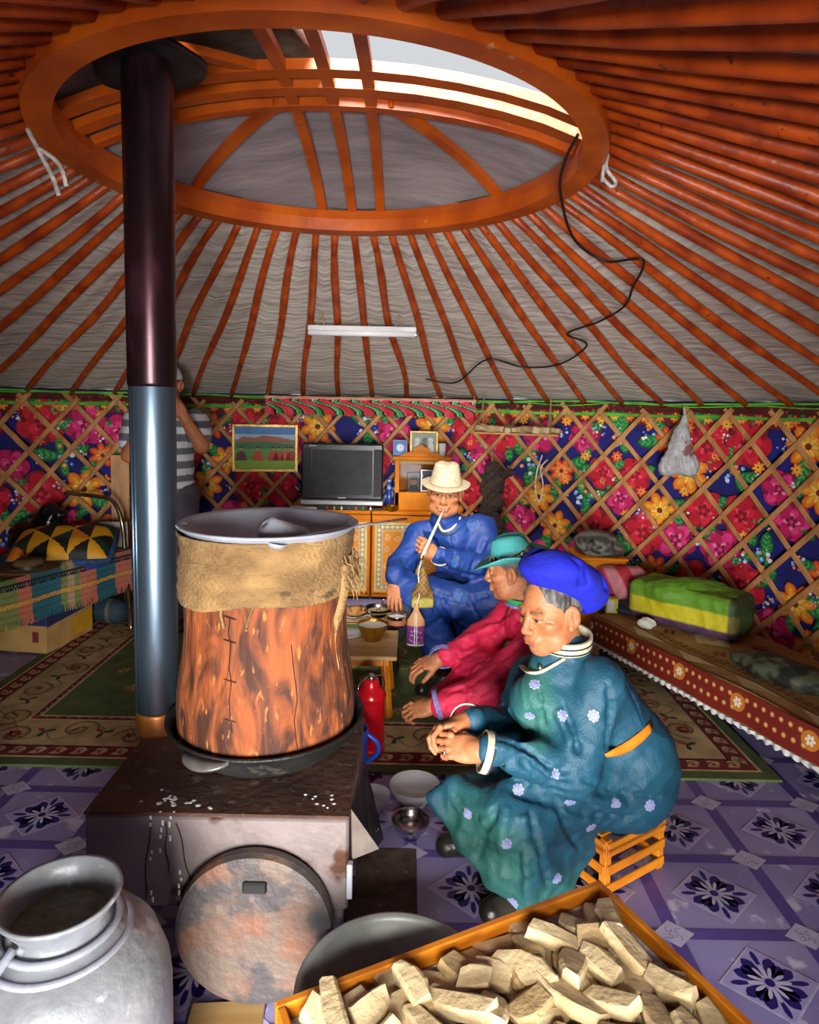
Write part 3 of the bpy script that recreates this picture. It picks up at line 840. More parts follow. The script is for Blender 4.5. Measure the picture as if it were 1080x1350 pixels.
mb.build('flashing_collar', m_black, pt, smooth=True)
# ---------------- cauldron, still barrel, top pan
wc = Vector((-.405, 1.90, .592))
WX, WY = wc.x, wc.y
t = thing('cauldron', 'wide black cast iron cauldron sitting on the stove under wooden barrel', 'cauldron', (WX, WY, SZ))
H_ = wc.z - SZ
mb = MB(); mb.add(lathe([(.0001, .0), (.18, .0), (.21, .008), (.234, .028), (.256, .06), (.272, H_ - .006), (.283, H_ - .003), (.286, H_ + .004), (.275, H_ + .004), (.262, H_ - .02), (.246, .055), (.2, .02), (.0001, .012)], 72))
mb.build('bowl', m_cast, t, smooth=True)
for a, w_ in ((math.radians(-112), .5), (math.radians(68), .5)):
    v = []; f = []; n = 16
    for k in range(n + 1):
        b = a + (k / n - .5) * w_; q = math.sin(PI * k / n) ** .6
        for r, z in ((.283, H_ + .002), (.285 + .035 * q, H_ - .012 * q), (.285 + .035 * q, H_ - .012 * q - .007), (.28, H_ - .016)): v.append((r * math.cos(b), r * math.sin(b), z))
    for k in range(n):
        for e in range(4): f.append((k * 4 + e, k * 4 + (e + 1) % 4, k * 4 + 4 + (e + 1) % 4, k * 4 + 4 + e))
    MB().add((v, f)).build('lug_handle', mat('worn_cast_iron', S('#8e8a84'), S('#4c4a48'), 14, rough=.4, metal=.6), t, smooth=True)
MB().add(lathe([(.0001, H_ - .03), (.252, H_ - .03)], 48)).build('milk_froth', mat('froth', S('#d8cdb4'), S('#b09c78'), 12, rough=.5, bump=.4), t)
zt = 1.128
t = thing('barrel', 'old bark-brown wooden distilling barrel standing in the black cauldron', 'barrel', (WX, WY, SZ + H_ - .03))
bz0, bz1 = 0, zt - (SZ + H_ - .03) - .03
mb = MB(); mb.add(lathe([(.232, 0), (.25, .004)] + [(.252 - .028 * q + .006 * math.sin(q * 9), .01 + (bz1 - .01) * q) for q in [k / 24 for k in range(25)]] + [(.2, bz1), (.2, .01), (.232, 0)], 96, .008, 1.3))
mb.f = [f for f in mb.f if len(f) == 4]; mb.c = mb.c[:len(mb.f)]
mb.build('trunk', m_bark, t, smooth=True)
bc = Vector((WX, WY, SZ + H_ - .03))
def onbar(px, py, dr_=.001):   # point on barrel side
    d = ray(px, py); tt = 1.0
    while tt < 3:
        p = Vector((0, 0, EYE)) + d * tt
        q = (p.z - bc.z) / bz1
        r = .252 - .028 * q + .006 * math.sin(q * 9) + dr_
        if math.hypot(p.x - WX, p.y - WY) < r + .002: return p - bc
        tt += .002
    return p - bc
mb = MB(); mb.add(tube([onbar(x, y, .001) for x, y in ((303, 815), (301, 835), (304, 850), (302, 880), (305, 900), (302, 925), (303, 940), (306, 965))], .0014, 5))
for y in (815, 846, 898, 950): mb.add(tube([onbar(295, y - 3, .001), onbar(303, y, .003), onbar(311, y + 2, .001)], .0015, 5))
mb.add(tube([onbar(x, y) for x, y in ((384, 850), (387, 880), (392, 920), (388, 950), (390, 975), (393, 992))], .0013, 5))
mb.build('stitched_crack', mat('dark_crack', S('#2a160c'), None, rough=.9), t)
for pts in (((292, 795), (291, 810), (295, 828)), ((340, 792), (332, 805), (326, 822), (324, 832))):
    MB().add(tube([onbar(x, y, .005) for x, y in pts], .0045, 6)).build('hide_tie', m_burlap, t, smooth=True)
# cloth wrap
t2 = thing('burlap_wrap', 'tan burlap cloth band wrapped round the top of the barrel', 'cloth', (WX, WY, bc.z))
def wrap(u, v):
    a = 2 * PI * u; z = bz1 + .046 - (.176 + .012 * math.sin(a * 2 + .6) + .006 * math.sin(5 * a)) * v
    r = .2445 - .004 * (1 - v) + .004 * math.sin(v * 13 + 1.5 * math.sin(a * 2)) * (1 - .8 * v) + .0012 * math.sin(a * 17 + v * 6) + .002 * math.sin(v * 31 + a * 2)
    return (r * math.cos(a), r * math.sin(a), z)
MB().add(thick(grid(wrap, 160, 26, True), -.004)).build('band', m_burlap, t2, smooth=True)
rn = random.Random(8); mb = MB()
e0 = PY(452, 735, 1.86) - bc
for k in range(46):
    a = rn.uniform(-.45, .1); r = .25; p = Vector((r * math.cos(a), r * math.sin(a), bz1 - .01 - rn.random() * .08)); P_ = [p]
    for q in range(4): p = p + Vector((rn.uniform(-.006, .014), rn.uniform(-.014, .006), rn.uniform(-.03, .004))); P_.append(p)
    mb.add(tube(P_, [.003, .0025, .002, .0015, .001], 4))
mb.build('frayed_threads', m_burlap, t2, kind='stuff')
mb = MB(); P_ = [PY(x, y, 1.80) - bc for x, y in ((456, 745), (455, 775), (450, 800), (441, 830))]
sp_ = smooth(P_, 5); v = []; f = []
for i, p in enumerate(sp_):
    for s_ in (-1, 1): v.append((p.x + s_ * .011, p.y + s_ * .006 - .002, p.z))
for i in range(len(sp_) - 1): f.append((2 * i, 2 * i + 1, 2 * i + 3, 2 * i + 2))
mb.add(thick((v, f), .003)); 
mb.add(tube(smooth([PY(x, y, 1.80) - bc for x, y in ((446, 815), (441, 850), (446, 880), (443, 905), (449, 930))], 5), .004, 6))
mb.build('hanging_tail', m_burlap, t2, smooth=True)
# pan
pR = .252
t = thing('cooling_pan', 'large round aluminium pan resting on top of the barrel', 'pan', (WX + .005, WY, bc.z + bz1 + .02))
mb = MB(); mb.add(lathe([(.0001, -.06), (.12, -.055), (.19, -.03), (.225, .005), (.24, .028), (pR, .036), (pR + .004, .041), (pR - .002, .045), (.238, .036), (.222, .01), (.187, -.024), (.12, -.048), (.0001, -.053)], 80))
mb.build('pan_body', m_alu, t, smooth=True)
for a in (math.radians(183), math.radians(-98), math.radians(4)):
    mb = MB(); mb.add(extr([(-.035, 0), (-.025, .022), (.025, .022), (.035, 0)], .007), T((0, 0, 0), (PI / 2, 0, 0)))
    mb.v = [xf(v, T((math.cos(a) * (pR - .004), math.sin(a) * (pR - .004), .037), (0, 0, a - PI / 2))) for v in mb.v]
    mb.build('lug', m_alu, t)
pz = bc.z + bz1 + .02
t = thing('metal_funnel', 'small grey conical cup lying tipped inside the aluminium pan', 'cup', (PY(368, 712, 1.83).x, 1.82, pz + .012))
MB().add(lathe([(.055, -.035), (.058, -.036), (.022, .045), (.0001, .047), (.0001, .043), (.018, .04), (.054, -.035)], 32), T((0, 0, 0), (.3, -.75, .2), 1.25)).build('cone', m_alu, t, smooth=True)
a, b = PY(375, 712, 1.68), PY(535, 684, 2.1)
t = thing('ladle', 'long silver ladle laid across the pan rim with its handle sticking right', 'ladle', tuple(a))
mb = MB(); mb.add(tube([Vector((0, 0, 0)), (b - a) * .5 + Vector((0, 0, .004)), b - a], [.009, .007, .008], 8, flat=.5)); mb.build('handle', m_alu, t, smooth=True)
mb = MB(); mb.add(lathe([(.0001, -.02), (.02, -.014), (.03, 0), (.028, 0), (.018, -.011), (.0001, -.016)], 20), T((-.02, 0, -.005), (0, .2, 0))); mb.build('scoop', m_alu, t, smooth=True)
# ---------------- milk can
kc = Vector((-.605, 1.115, .62)); kz = kc.z
t = thing('milk_can', 'big dented aluminium milk can with open neck full of grey liquid', 'milk can', (kc.x, kc.y, 0))
kr = .103
K = kz
def canprof(): return [(.0001, .0), (.165, 0), (.18, .012), (.185, .05), (.186, K - .21), (.183, K - .17), (.168, K - .12), (.135, K - .082), (.108, K - .066), (kr - .016, K - .055), (kr - .02, K - .03), (kr - .006, K - .006), (kr, K), (kr - .001, K + .006), (kr - .009, K + .004), (kr - .018, K - .02), (kr - .024, K - .05), (kr - .02, K - .075), (.14, K - .13), (.0001, K - .14)]
b_ = lathe(canprof(), 72, 0)
vv = np.array(b_[0]); rr = np.hypot(vv[:, 0], vv[:, 1]); aa = np.arctan2(vv[:, 1], vv[:, 0])
body = (vv[:, 2] < K - .07) & (rr > .12)
vv[body, :2] *= (1 + .02 * np.sin(aa[body] * 3 + vv[body, 2] * 13) * np.sin(vv[body, 2] * 21))[:, None]
MB().add((vv, b_[1])).build('can_body', mat('worn_aluminium', S('#9ea1a5'), S('#747a80'), 6, rough=.42, metal=.3, bump=.5, bscale=22, c3=S('#c0c2c4'), s3=16, t3=.62, rvar=.1), t, smooth=True)
MB().add(lathe([(.0001, K - .045), (kr - .022, K - .045)], 48)).build('liquid', mat('grey_whey', S('#4c4e40'), S('#6a6b58'), 60, rough=.5, bump=.3, bscale=120), t)
for rb_, zb_ in ((kr - .006, K - .05), (kr + .012, K - .072)):
    mb = MB(); mb.add(tube([(rb_ * math.cos(q), rb_ * math.sin(q), zb_) for q in [2 * PI * k / 40 for k in range(40)]], .0065, 8, closed=True))
    mb.build('neck_band', m_alu, t, smooth=True)
for s_ in (0, PI):
    mb = MB(); mb.add(tube([((kr - .01 + .055 * math.sin(PI * q)) * math.cos(s_ + 1.2), (kr - .01 + .055 * math.sin(PI * q)) * math.sin(s_ + 1.2) , K - .03 - .09 * q) for q in [k / 10 for k in range(11)]], .008, 8)); 
    if s_: mb.build('carry_handle', m_alu, t, smooth=True)
# ---------------- tub and curd tray
t = thing('tub', 'grey galvanised metal tub on the floor under the curd tray', 'tub', (-.01, 1.31, 0))
MB().add(lathe([(.0001, .0), (.16, 0), (.165, .01), (.2, .262), (.208, .268), (.21, .276), (.202, .278), (.194, .264), (.158, .016), (.0001, .01)], 64)).build('tub_body', mat('galvanised', S('#a4aaa8'), S('#7c8280'), 8, rough=.45, metal=.25, bump=.3, c3=S('#8a7050'), s3=11, t3=.64), t, smooth=True)
TA, TB, TC = PZ(790, 1163, .35), PZ(369, 1322, .35), PZ(1022, 1352, .35)
ex = (TB - TA); Lx = ex.length; ex.normalize(); ey = (TC - TA); ey = (ey - ex * ey.dot(ex)); ey.normalize(); Ly = .62
tw = math.atan2(ex.y, ex.x)
t = thing('curd_tray', 'shallow orange wooden tray heaped with dried curd pieces', 'tray', (TA.x, TA.y, .281))
bh = .069
def tb(a, b, name): 
    MB().add(bar((a[0], a[1], bh / 2), (b[0], b[1], bh / 2), .018, bh, up=(0, 0, 1), bev=.003)).build(name, m_wood, t)
def tl(x, y): return ex * x + ey * y
sgn = 1
for a, b in (((0, 0), (Lx, 0)), ((0, 0), (0, Ly)), ((0, Ly), (Lx, Ly)), ((Lx, 0), (Lx, Ly))):
    p, q = tl(*a), tl(*b); d = (q - p).normalized() * (.009 if a[1] != b[1] else -.009)
    # swap width/height: wide side upright
    m_ = Matrix((d.normalized(), Vector((0, 0, 1)).cross(d.normalized()), Vector((0, 0, 1)))).transposed().to_4x4(); m_.translation = (p + q) / 2 + Vector((0, 0, bh / 2))
    v, f = box((q - p).length + (.018 if a[1] == b[1] else -.018), .018, bh, .003)
    MB().add((v, f), m_).build('side_board', m_wood, t)
v, f = box(Lx, Ly, .006)
m_ = Matrix((ex, Vector((0, 0, 1)).cross(ex), Vector((0, 0, 1)))).transposed().to_4x4(); m_.translation = tl(Lx / 2, Ly / 2) + Vector((0, 0, .005))
MB().add((v, f), m_).build('bottom_board', m_wood, t)
v, f = grid(lambda u, v: tuple(tl(.012 + (Lx - .024) * u, .012 + (Ly - .024) * v) + Vector((0, 0, .013 + .022 * (1 if min(u, v) < .04 or max(u, v) > .96 else 0) + .003 * math.sin(9 * u + 7 * v)))), 24, 24)
link('newspaper_sheet', MB().add(thick((v, f), .001)).mesh('newspaper_sheet', m_paper), None, 'grey printed newspaper lining the curd tray', 'newspaper', loc=(TA.x, TA.y, .281))
shapes = []
for k in range(14):
    rn = random.Random(k + 50); sx, sy, sz = rn.uniform(.06, .14), rn.uniform(.048, .068), rn.uniform(.022, .034)
    if k % 4 == 0: sx *= .7
    b = .006; pts = []
    tp, sk, bend = rn.uniform(.62, 1), rn.uniform(-.25, .25), rn.uniform(-.12, .12)
    for i in (-1, -.35, .35, 1):
        for j in (-1, 1):
            for z in (-1, 1):
                q = 1 if abs(i) < .9 else .82
                w_ = (tp + (1 - tp) * (1 - i) / 2) * q
                bx = i * sx / 2 + j * sk * sy / 2; by = j * sy / 2 * w_ + bend * sx * (i * i)
                for (o1, o2) in ((0, -b), (-b, 0)):
                    pts.append((bx, by + j * o1 + rn.uniform(-.002, .002), z * (sz / 2 + o2 * .8) * (1 if z < 0 else (.8 + .2 * q)) + rn.uniform(-.0015, .0015)))
    shapes.append(MB().add(hull(pts)).mesh('curd_piece', m_curd if k % 5 else m_curd2))
rn = random.Random(21); placed = []
CL = 'cream dried curd chunk lying in the heap filling the orange wooden tray'
n = 0
for layer in range(3):
    tries = 0
    while tries < 500:
        tries += 1
        m_x = .036 + layer * .02; x, y = rn.uniform(m_x, Lx - m_x), rn.uniform(m_x, Ly - m_x)
        if any(l == layer and (x - a) ** 2 + (y - b) ** 2 < (.056 + .005 * layer) ** 2 for a, b, l in placed): continue
        placed.append((x, y, layer)); k = rn.randrange(14); p = tl(x, y)
        h = .281 + .034 + layer * .022 + (.008 * rn.random())
        o = link('curd_piece', shapes[k], None, CL, 'curd', 'curd chunks in the wooden tray', loc=(TA.x + p.x, TA.y + p.y, h), rot=(rn.uniform(-.2, .2) * (1 + layer * .4), rn.uniform(-.2, .2) * (1 + .4 * layer), rn.uniform(0, 6.3)))
        n += 1
# ---------------- floor items near the stove
a, b = PZ(552, 1130, 0), PZ(470, 1205, 0)
link('floor_plate', MB().add(box(.30, .42, .006, .002, (-.1, 1.93, .004))).mesh('floor_plate', mat('dirty_plate', S('#3c302a'), S('#5c4c40'), 20, rough=.9, c3=S('#8a8078'), s3=70, t3=.66)), None, 'dirty dark brown ash plate on the floor right of the stove', 'plate')
def bowl(name, label, cat, loc_, r, h, m_, fill=None, foot=.45, fillm=None, group=None):
    t = thing(name, label, cat, loc_, group=group)
    MB().add(lathe([(.0001, .003), (r * foot, .003), (r * foot, 0), (r * foot * 1.08, 0), (r * foot * 1.05, .006), (r * .8, h * .45), (r * .95, h * .75), (r, h), (r * 1.02, h + .001), (r * .97, h), (r * .9, h * .72), (r * .72, h * .42), (r * .3, .01), (.0001, .009)], 40)).build('bowl_body', m_, t, smooth=True)
    if fill: MB().add(lathe([(.0001, h * fill), (r * .93, h * fill)], 32)).build('contents', fillm or m_milk, t)
    return t
bowl('plastic_bowl', 'white plastic bowl on the floor behind the shiny steel bowl', 'bowl', (.045, 2.41, .002), .095, .075, m_white)
bowl('plastic_bowl', 'half hidden white bowl against the stove side shield', 'bowl', (-.115, 2.36, .002), .07, .06, m_white)
bowl('steel_bowl', 'small shiny steel bowl on lavender floor beside black shoe', 'bowl', (.03, 2.215, .002), .068, .062, m_steel)
# thermos
m_red = mat('red_enamel', S('#c4101c'), None, rough=.25, coat=.5)
tp = PZ(488, 992, 0)
t = thing('thermos', 'tall red metal thermos flask standing on the carpet edge', 'thermos', (tp.x, tp.y, .013))
th = PY(488, 892, tp.y).z - .013
MB().add(lathe([(.0001, 0), (.06, 0), (.063, .004), (.063, .02), (.059, .026)] + [(.059 if k % 2 else .0605, .03 + k * .012) for k in range(int((th * .66) / .012))] + [(.0605, th * .72), (.066, th * .735), (.066, th * .76), (.055, th * .83), (.036, th * .88), (.036, th * .93), (.032, th * .97), (.0001, th * .97)], 40)).build('flask_body', m_red, t, smooth=True)
MB().add(lathe([(.0001, th * .97), (.02, th * .97), (.02, th), (.012, th + .012), (.0001, th + .014)], 20)).build('cap', m_steel, t, smooth=True)
MB().add(tube([(.06, 0, th * .74), (.075, 0, th * .85), (.06, .0, th * .97), (.0, 0, th * 1.01), (-.06, 0, th * .97), (-.075, 0, th * .85), (-.06, 0, th * .74)], .003, 6), T((0, 0, 0), (0, 0, .7))).build('wire_handle', m_steel, t, smooth=True)
# blue jug
m_blue = mat('blue_plastic', S('#1c4cc0'), None, rough=.35)
t = thing('blue_jug', 'bright blue plastic jug with handle half hidden behind the cauldron', 'jug', (-.2, 2.46, .002))
jz = PY(478, 960, 2.46).z
MB().add(lathe([(.0001, 0), (.05, 0), (.053, .01), (.062, jz), (.059, jz), (.05, .014), (.0001, .01)], 32)).build('jug_body', m_blue, t, smooth=True)
MB().add(tube(smooth([(.058, -.005, jz - .02), (.1, -.01, jz - .055), (.098, -.01, jz - .1), (.058, -.005, jz - .135)], 5), .009, 8)).build('handle', m_blue, t, smooth=True)
# ---------------- crate stool
sA, sB = PZ(796, 1180, 0), PZ(866, 1142, 0)
e1 = (sB - sA).normalized(); e2 = Vector((-e1.y, e1.x, 0)); sh = PY(868, 1072, sB.y).z
W1 = (sB - sA).length; W2 = .32
t = thing('crate_stool', 'slatted orange wooden crate used as a seat under teal robed man', 'crate', tuple(sA))
for x, y in ((0, 0), (W1, 0), (0, W2), (W1, W2)):
    p = e1 * x + e2 * y; MB().add(box(.026, .026, sh, .002), T((p.x, p.y, sh / 2), (0, 0, math.atan2(e1.y, e1.x)))).build('corner_post', m_wood, t)
for z in (.03, .09, .15, sh - .02):
    for a, b in ((e1 * 0, e1 * W1), (e2 * 0, e2 * W2), (e2 * W2, e2 * W2 + e1 * W1), (e1 * W1, e1 * W1 + e2 * W2)):
        o_ = ((a + b) / 2 - (e1 * W1 + e2 * W2) / 2).normalized() * .016
        d = (b - a).normalized(); m_ = Matrix((d, Vector((0, 0, 1)).cross(d), Vector((0, 0, 1)))).transposed().to_4x4(); m_.translation = (a + b) / 2 + o_ + Vector((0, 0, z))
        MB().add(box((b - a).length + .02, .008, .03, .002), m_).build('slat', m_wood, t)
for k in range(4):
    p = e2 * (W2 * (k + .5) / 4) + e1 * W1 / 2; m_ = T((p.x, p.y, sh + .004), (0, 0, math.atan2(e1.y, e1.x)))
    MB().add(box(W1 + .02, .06, .008, .002), m_).build('seat_slat', m_wood, t)
# ---------------- low table and its load
TZ = .32
t = thing('low_table', 'low pale wooden tea table carrying bowls beside the smoking man', 'table', (-.3, 3.24, 0))
MB().add(box(.52, .38, .02, .004, (0, 0, TZ - .01))).build('table_top', m_table, t)
mb = MB(); mb.add(box(.44, .012, .04, .002, (0, -.15, TZ - .04))); mb.build('apron', m_wood, t)
for sx in (-1, 1):
    for sy in (-1, 1): MB().add(bar((sx * .2, sy * .14, TZ - .02), (sx * .225, sy * .165, 0.013), .032, .03, bev=.003)).build('leg', m_wood, t)
p = PZ(491, 845, TZ); bowl('brass_bowl', 'hammered brass bowl of milk at the front of the low table', 'bowl', (p.x, p.y + .02, TZ), .078, .085, m_brass, .85, .5)
p = PZ(499, 812, TZ); bowl('steel_bowl', 'steel bowl with a spoon at the back of the low table', 'bowl', (p.x, p.y, TZ), .078, .05, m_steel, .6, .5, mat('tea', S('#b99a70'), None, rough=.2))
link('spoon', (lambda mb: (mb.add(tube([(0, 0, 0), (.02, -.03, .045), (.03, -.05, .075)], [.004, .0025, .004], 6)), mb.add(lathe([(.0001, -.004), (.014, 0), (.0001, .002)], 12)), mb.mesh('spoon', m_steel, True))[-1])(MB()), None, 'thin metal spoon standing in the steel bowl', 'spoon', loc=(p.x, p.y, TZ + .035))
p = PZ(523, 826, TZ)
t = thing('round_tin', 'squat steel tin with brown band right of the brass bowl', 'tin', (p.x, p.y + .02, TZ))
MB().add(lathe([(.0001, 0), (.05, 0), (.052, .004), (.052, .05), (.056, .053), (.056, .058), (.05, .058), (.048, .01), (.0001, .008)], 32)).build('tin_body', m_steel, t, smooth=True)
MB().add(lathe([(.0525, .012), (.0535, .014), (.0535, .036), (.0525, .038)], 32)).build('label_band', mat('brown_band', S('#9a5a3c'), None, rough=.5), t)
MB().add(lathe([(.0001, .045), (.048, .045)], 24)).build('contents', m_milk, t)
p = PZ(468, 812, TZ)
t = thing('plate', 'white plate of bread pieces on the left of the low table', 'plate', (p.x, p.y, TZ))
MB().add(lathe([(.0001, 0), (.05, 0), (.09, .018), (.093, .02), (.088, .021), (.05, .006), (.0001, .005)], 40)).build('plate_body', m_white, t, smooth=True)
m_bread = mat('bread', S('#d8a868'), S('#c48a48'), 15, rough=.7, bump=.4)
for k, (x, y) in enumerate(((-.03, .01), (.02, .03), (.03, -.02), (-.01, -.03), (0, .005))):
    link('bread_piece', MB().add(hull([(rnd.gauss(0, .022), rnd.gauss(0, .018), rnd.gauss(0, .01)) for q in range(18)])).mesh('bread_piece', m_bread, True), None, 'golden fried bread piece on the white plate', 'bread', 'bread pieces on the white plate', loc=(p.x + x, p.y + y, TZ + .02 + (.02 if k == 4 else 0)))
q_ = PZ(462, 838, TZ)
link('saucer', MB().add(lathe([(.0001, 0), (.045, 0), (.075, .014), (.073, .016), (.04, .005), (.0001, .004)], 36)).mesh('saucer', m_white, True), None, 'empty white saucer at the front left of the low table', 'saucer', loc=(q_.x - .01, q_.y, TZ))
# ---------------- cabinets
CH = .70
def cabinet(x0, x1, label):
    cx = (x0 + x1) / 2; w_ = x1 - x0 - .006
    t = thing('cabinet', label, 'cabinet', (cx, 5.03, 0), group='painted orange cabinets')
    del t['group']
    MB().add(box(w_, .36, CH - .06, .004, (0, .18, CH / 2))).build('body', m_cab, t)
    MB().add(box(w_ + .004, .39, .028, .006, (0, .175, CH - .014))).build('top', m_cab, t)
    MB().add(box(w_, .34, .03, .003, (0, .19, .028))).build('plinth', mat('dark_wood', S('#3c2010'), None, rough=.6), t)
    for s_ in (-1, 1):
        dw, dh = w_ / 2 - .014, CH - .13
        d = MB().add(box(dw, .018, dh, .004, (s_ * w_ / 4, -.009, CH / 2 - .005))).build('door', m_cab, t)
        pr = Print(); X0, X1, Z0, Z1 = -dw / 2 + .018, dw / 2 - .018, -dh / 2 + .018, dh / 2 - .018
        G, R_, W_, Y_ = S('#1c7a3c'), S('#b8241c'), S('#d8cca8'), S('#f0b84c')
        pr.rect(X0, Z0, X1, Z1, W_, 0)
        pr.rect(X0 + .004, Z0 + .004, X1 - .004, Z1 - .004, S('#e0a43c'), 1)
        for q, cc in ((.012, W_), (.016, G), (.020, W_), (.046, R_), (.05, W_), (.054, G), (.058, W_), (.062, S('#dd8a1c'))): pr.rect(X0 + q, Z0 + q, X1 - q, Z1 - q, cc, 2 + [.012, .016, .020, .046, .05, .054, .058, .062].index(q))
        # fret steps in the border
        st = .036
        for (ax, az, bx, bz) in ((X0 + .033, Z0 + .02, X0 + .033, Z1 - .02), (X1 - .033, Z0 + .02, X1 - .033, Z1 - .02), (X0 + .02, Z0 + .033, X1 - .02, Z0 + .033), (X0 + .02, Z1 - .033, X1 - .02, Z1 - .033)):
            L_ = math.hypot(bx - ax, bz - az); n = max(2, int(L_ / st)); vert = abs(bx - ax) < 1e-6
            for k in range(n):
                c_ = (k + .5) / n * L_
                for o1, o2, cc, l in ((0, .009, G, 4.2), (.0, -.009, R_, 4.2)):
                    a_, b_ = c_ - st * .32, c_ + st * .32
                    if vert: pr.rect(ax + o2 - .002, az + a_, ax + o2 + .002, az + b_, cc, l)
                    else: pr.rect(ax + a_, az + o2 - .002, ax + b_, az + o2 + .002, cc, l)
                if vert: pr.rect(ax - .009, az + c_ - .002, ax + .009, az + c_ + .002, R_ if k % 2 else G, 4.3)
                else: pr.rect(ax + c_ - .002, az - .009, ax + c_ + .002, az + .009, R_ if k % 2 else G, 4.3)
        for k in range(4):
            sx_, sz_ = (-1, 1)[k % 2], (-1, 1)[k // 2]
            for zz in (.06, .15): pr.stroke(spiral(sx_ * dw * .14, sz_ * zz, .026, 1.3, k, sx_), .005, S('#d8cba8'), 11)
        for k in range(6): pr.petal(0, 0, k * PI / 3, .0, .03, .016, S('#e8d8b0'), 11)
        pr.mb(lambda x, z, L: (x + s_ * w_ / 4, -.0188 - .0003 * L, z + CH / 2 - .005)).build('door_pattern', m_vc, d)
        MB().add(lathe([(.0001, .012), (.008, .01), (.006, 0), (.006, -.002)], 12), T((s_ * w_ / 4 - s_ * (dw / 2 - .01), -.02, CH / 2), (PI / 2, 0, 0))).build('knob', m_brass, d)
    return t
cabinet(-.925, -.285, 'painted orange cabinet with fret pattern standing under the television')
cabinet(-.28, .36, 'painted orange cabinet with fret pattern behind the smoking man')
# television
t = thing('television', 'black flat fronted tube television on silver base on the left cabinet', 'television', (-.51, 5.07, CH))
tw_, tz0, tz1 = .62, .075, .505
MB().add(box(tw_, .05, tz1 - tz0, .012, (0, 0, (tz0 + tz1) / 2))).build('housing', mat('tv_plastic', S('#17171a'), S('#202024'), 30, rough=.35), t)
MB().add(hull([(x * .2, .02, z) for x in (-1.3, 1.3) for z in (tz0 + .03, tz1 - .03)] + [(x * .14, .19, z) for x in (-1, 1) for z in (tz0 + .08, tz1 - .12)])).build('tube_housing', m_black, t)
MB().add(box(.455, .006, .34, .002, (.0, -.027, .285))).build('screen', mat('tv_screen', S('#34363a'), S('#2a2c30'), 20, rough=.6, spec=.3), t)
for s_ in (-1, 1): MB().add(box(.06, .006, .36, .002, (s_ * .27, -.026, .285))).build('speaker_grille', mat('grille', S('#26272b'), None, rough=.7), t)
MB().add(box(.63, .16, .035, .006, (0, .03, .055))).build('silver_base', mat('silver_plastic', S('#a9adb0'), None, rough=.35, metal=.4), t)
MB().add(box(.4, .14, .035, .004, (0, .03, .019))).build('stand', m_black, t)
pr = Print(); pr.rect(-.03, -.004, .03, .004, S('#b8b8bc'), 0)
pr.mb(lambda x, z, L: (x, -.0265, .09 + z)).build('badge', m_vc, t)
pr = Print()
for i, wl in enumerate((.014, .012, .012, .01)): pr.rect(i * .014, -.004, i * .014 + wl - .003, .004, S('#c8c8cc'), 0)
pr.mb(lambda x, z, L: (x - .25, -.0265, .485 + z)).build('badge', m_vc, t)
link('paper_stack', MB().add(box(.2, .1, .016, .002)).mesh('paper_stack', m_white), None, 'white papers on the left cabinet at the front left of television', 'papers', loc=(-.8, 5.01 + .03, CH + .009), rot=(0, 0, .1))
rn = random.Random(3)
for k in range(7):
    link('small_bottle', MB().add(lathe([(.0001, 0), (.008, 0), (.008, .018), (.004, .022), (.004, .028), (.0001, .028)], 10)).mesh('small_bottle', mat('bottle_%d' % k, S(('#b03030', '#d8b040', '#e0e0e0', '#304878', '#c86a28', '#508050', '#d0d0c0')[k]), None, rough=.3), True), None, 'tiny %s bottle in the row in front of television' % ('red', 'yellow', 'white', 'navy', 'orange', 'green', 'cream')[k], 'bottle', 'tiny bottles in front of the television', loc=(-.62 + k * .055, 4.985 + .04, CH + .001))
link('remote_control', MB().add(box(.15, .04, .016, .004)).mesh('remote_control', m_black), None, 'black remote control on the cabinet near the brass dish', 'remote', loc=(-.28, 5.06, CH + .009), rot=(0, 0, .1))
bowl('brass_dish', 'small brass dish on the cabinets right of the television', 'bowl', (-.125, 5.03, CH), .052, .045, m_brass, None, .5)
t = thing('blue_vase', 'slim blue and white vase between television and display case', 'vase', (-.155, 5.2, CH))
MB().add(lathe([(.0001, 0), (.025, 0), (.04, .05), (.038, .11), (.018, .17), (.015, .2), (.024, .22), (.02, .222), (.0001, .2)], 24)).build('vase_body', mat('blue_white_glaze', S('#20307a'), S('#8aa0d8'), 22, rough=.25, lo=.5, hi=.58), t, smooth=True)
# display case
t = thing('display_case', 'small orange glass-front display case with carved crest beside television', 'display case', (.09, 5.17, CH))
dw, dh, dd = .40, .40, .2
for nm, b in (('bottom', box(dw, dd, .14, .004, (0, 0, .07))), ('roof_board', box(dw + .04, dd + .02, .03, .005, (0, 0, dh))), ('side_board', box(.035, dd, dh, .003, (-dw / 2 + .0175, 0, dh / 2))), ('side_board', box(.035, dd, dh, .003, (dw / 2 - .0175, 0, dh / 2))), ('back_board', box(dw, .01, dh, 0, (0, dd / 2 - .005, dh / 2)))):
    MB().add(b).build(nm, m_cab, t)
MB().add(box(dw - .07, .05, .028, .003, (0, -.07, dh - .03))).build('upper_rail', mat('aged_board', S('#9a7a44'), None, rough=.6), t)
MB().add(extr([(-.17, 0), (-.12, .03), (-.07, .035), (-.05, .07), (-.02, .075), (0, .1), (.02, .075), (.05, .07), (.07, .035), (.12, .03), (.17, 0)], .02), T((0, -.08, dh + .014))).build('carved_crest', m_cab, t)
mb = MB()
for k in range(5): mb.add(tube([(q[0], -.093, dh + .035 + q[1]) for q in spiral((k - 2) * .03, .012 - abs(k - 2) * .008 + .01, .014, 1.1, k, 1, 12)], .0025, 5))
mb.build('crest_scrolls', mat('dark_gold', S('#8a5a14'), None, rough=.5), t)
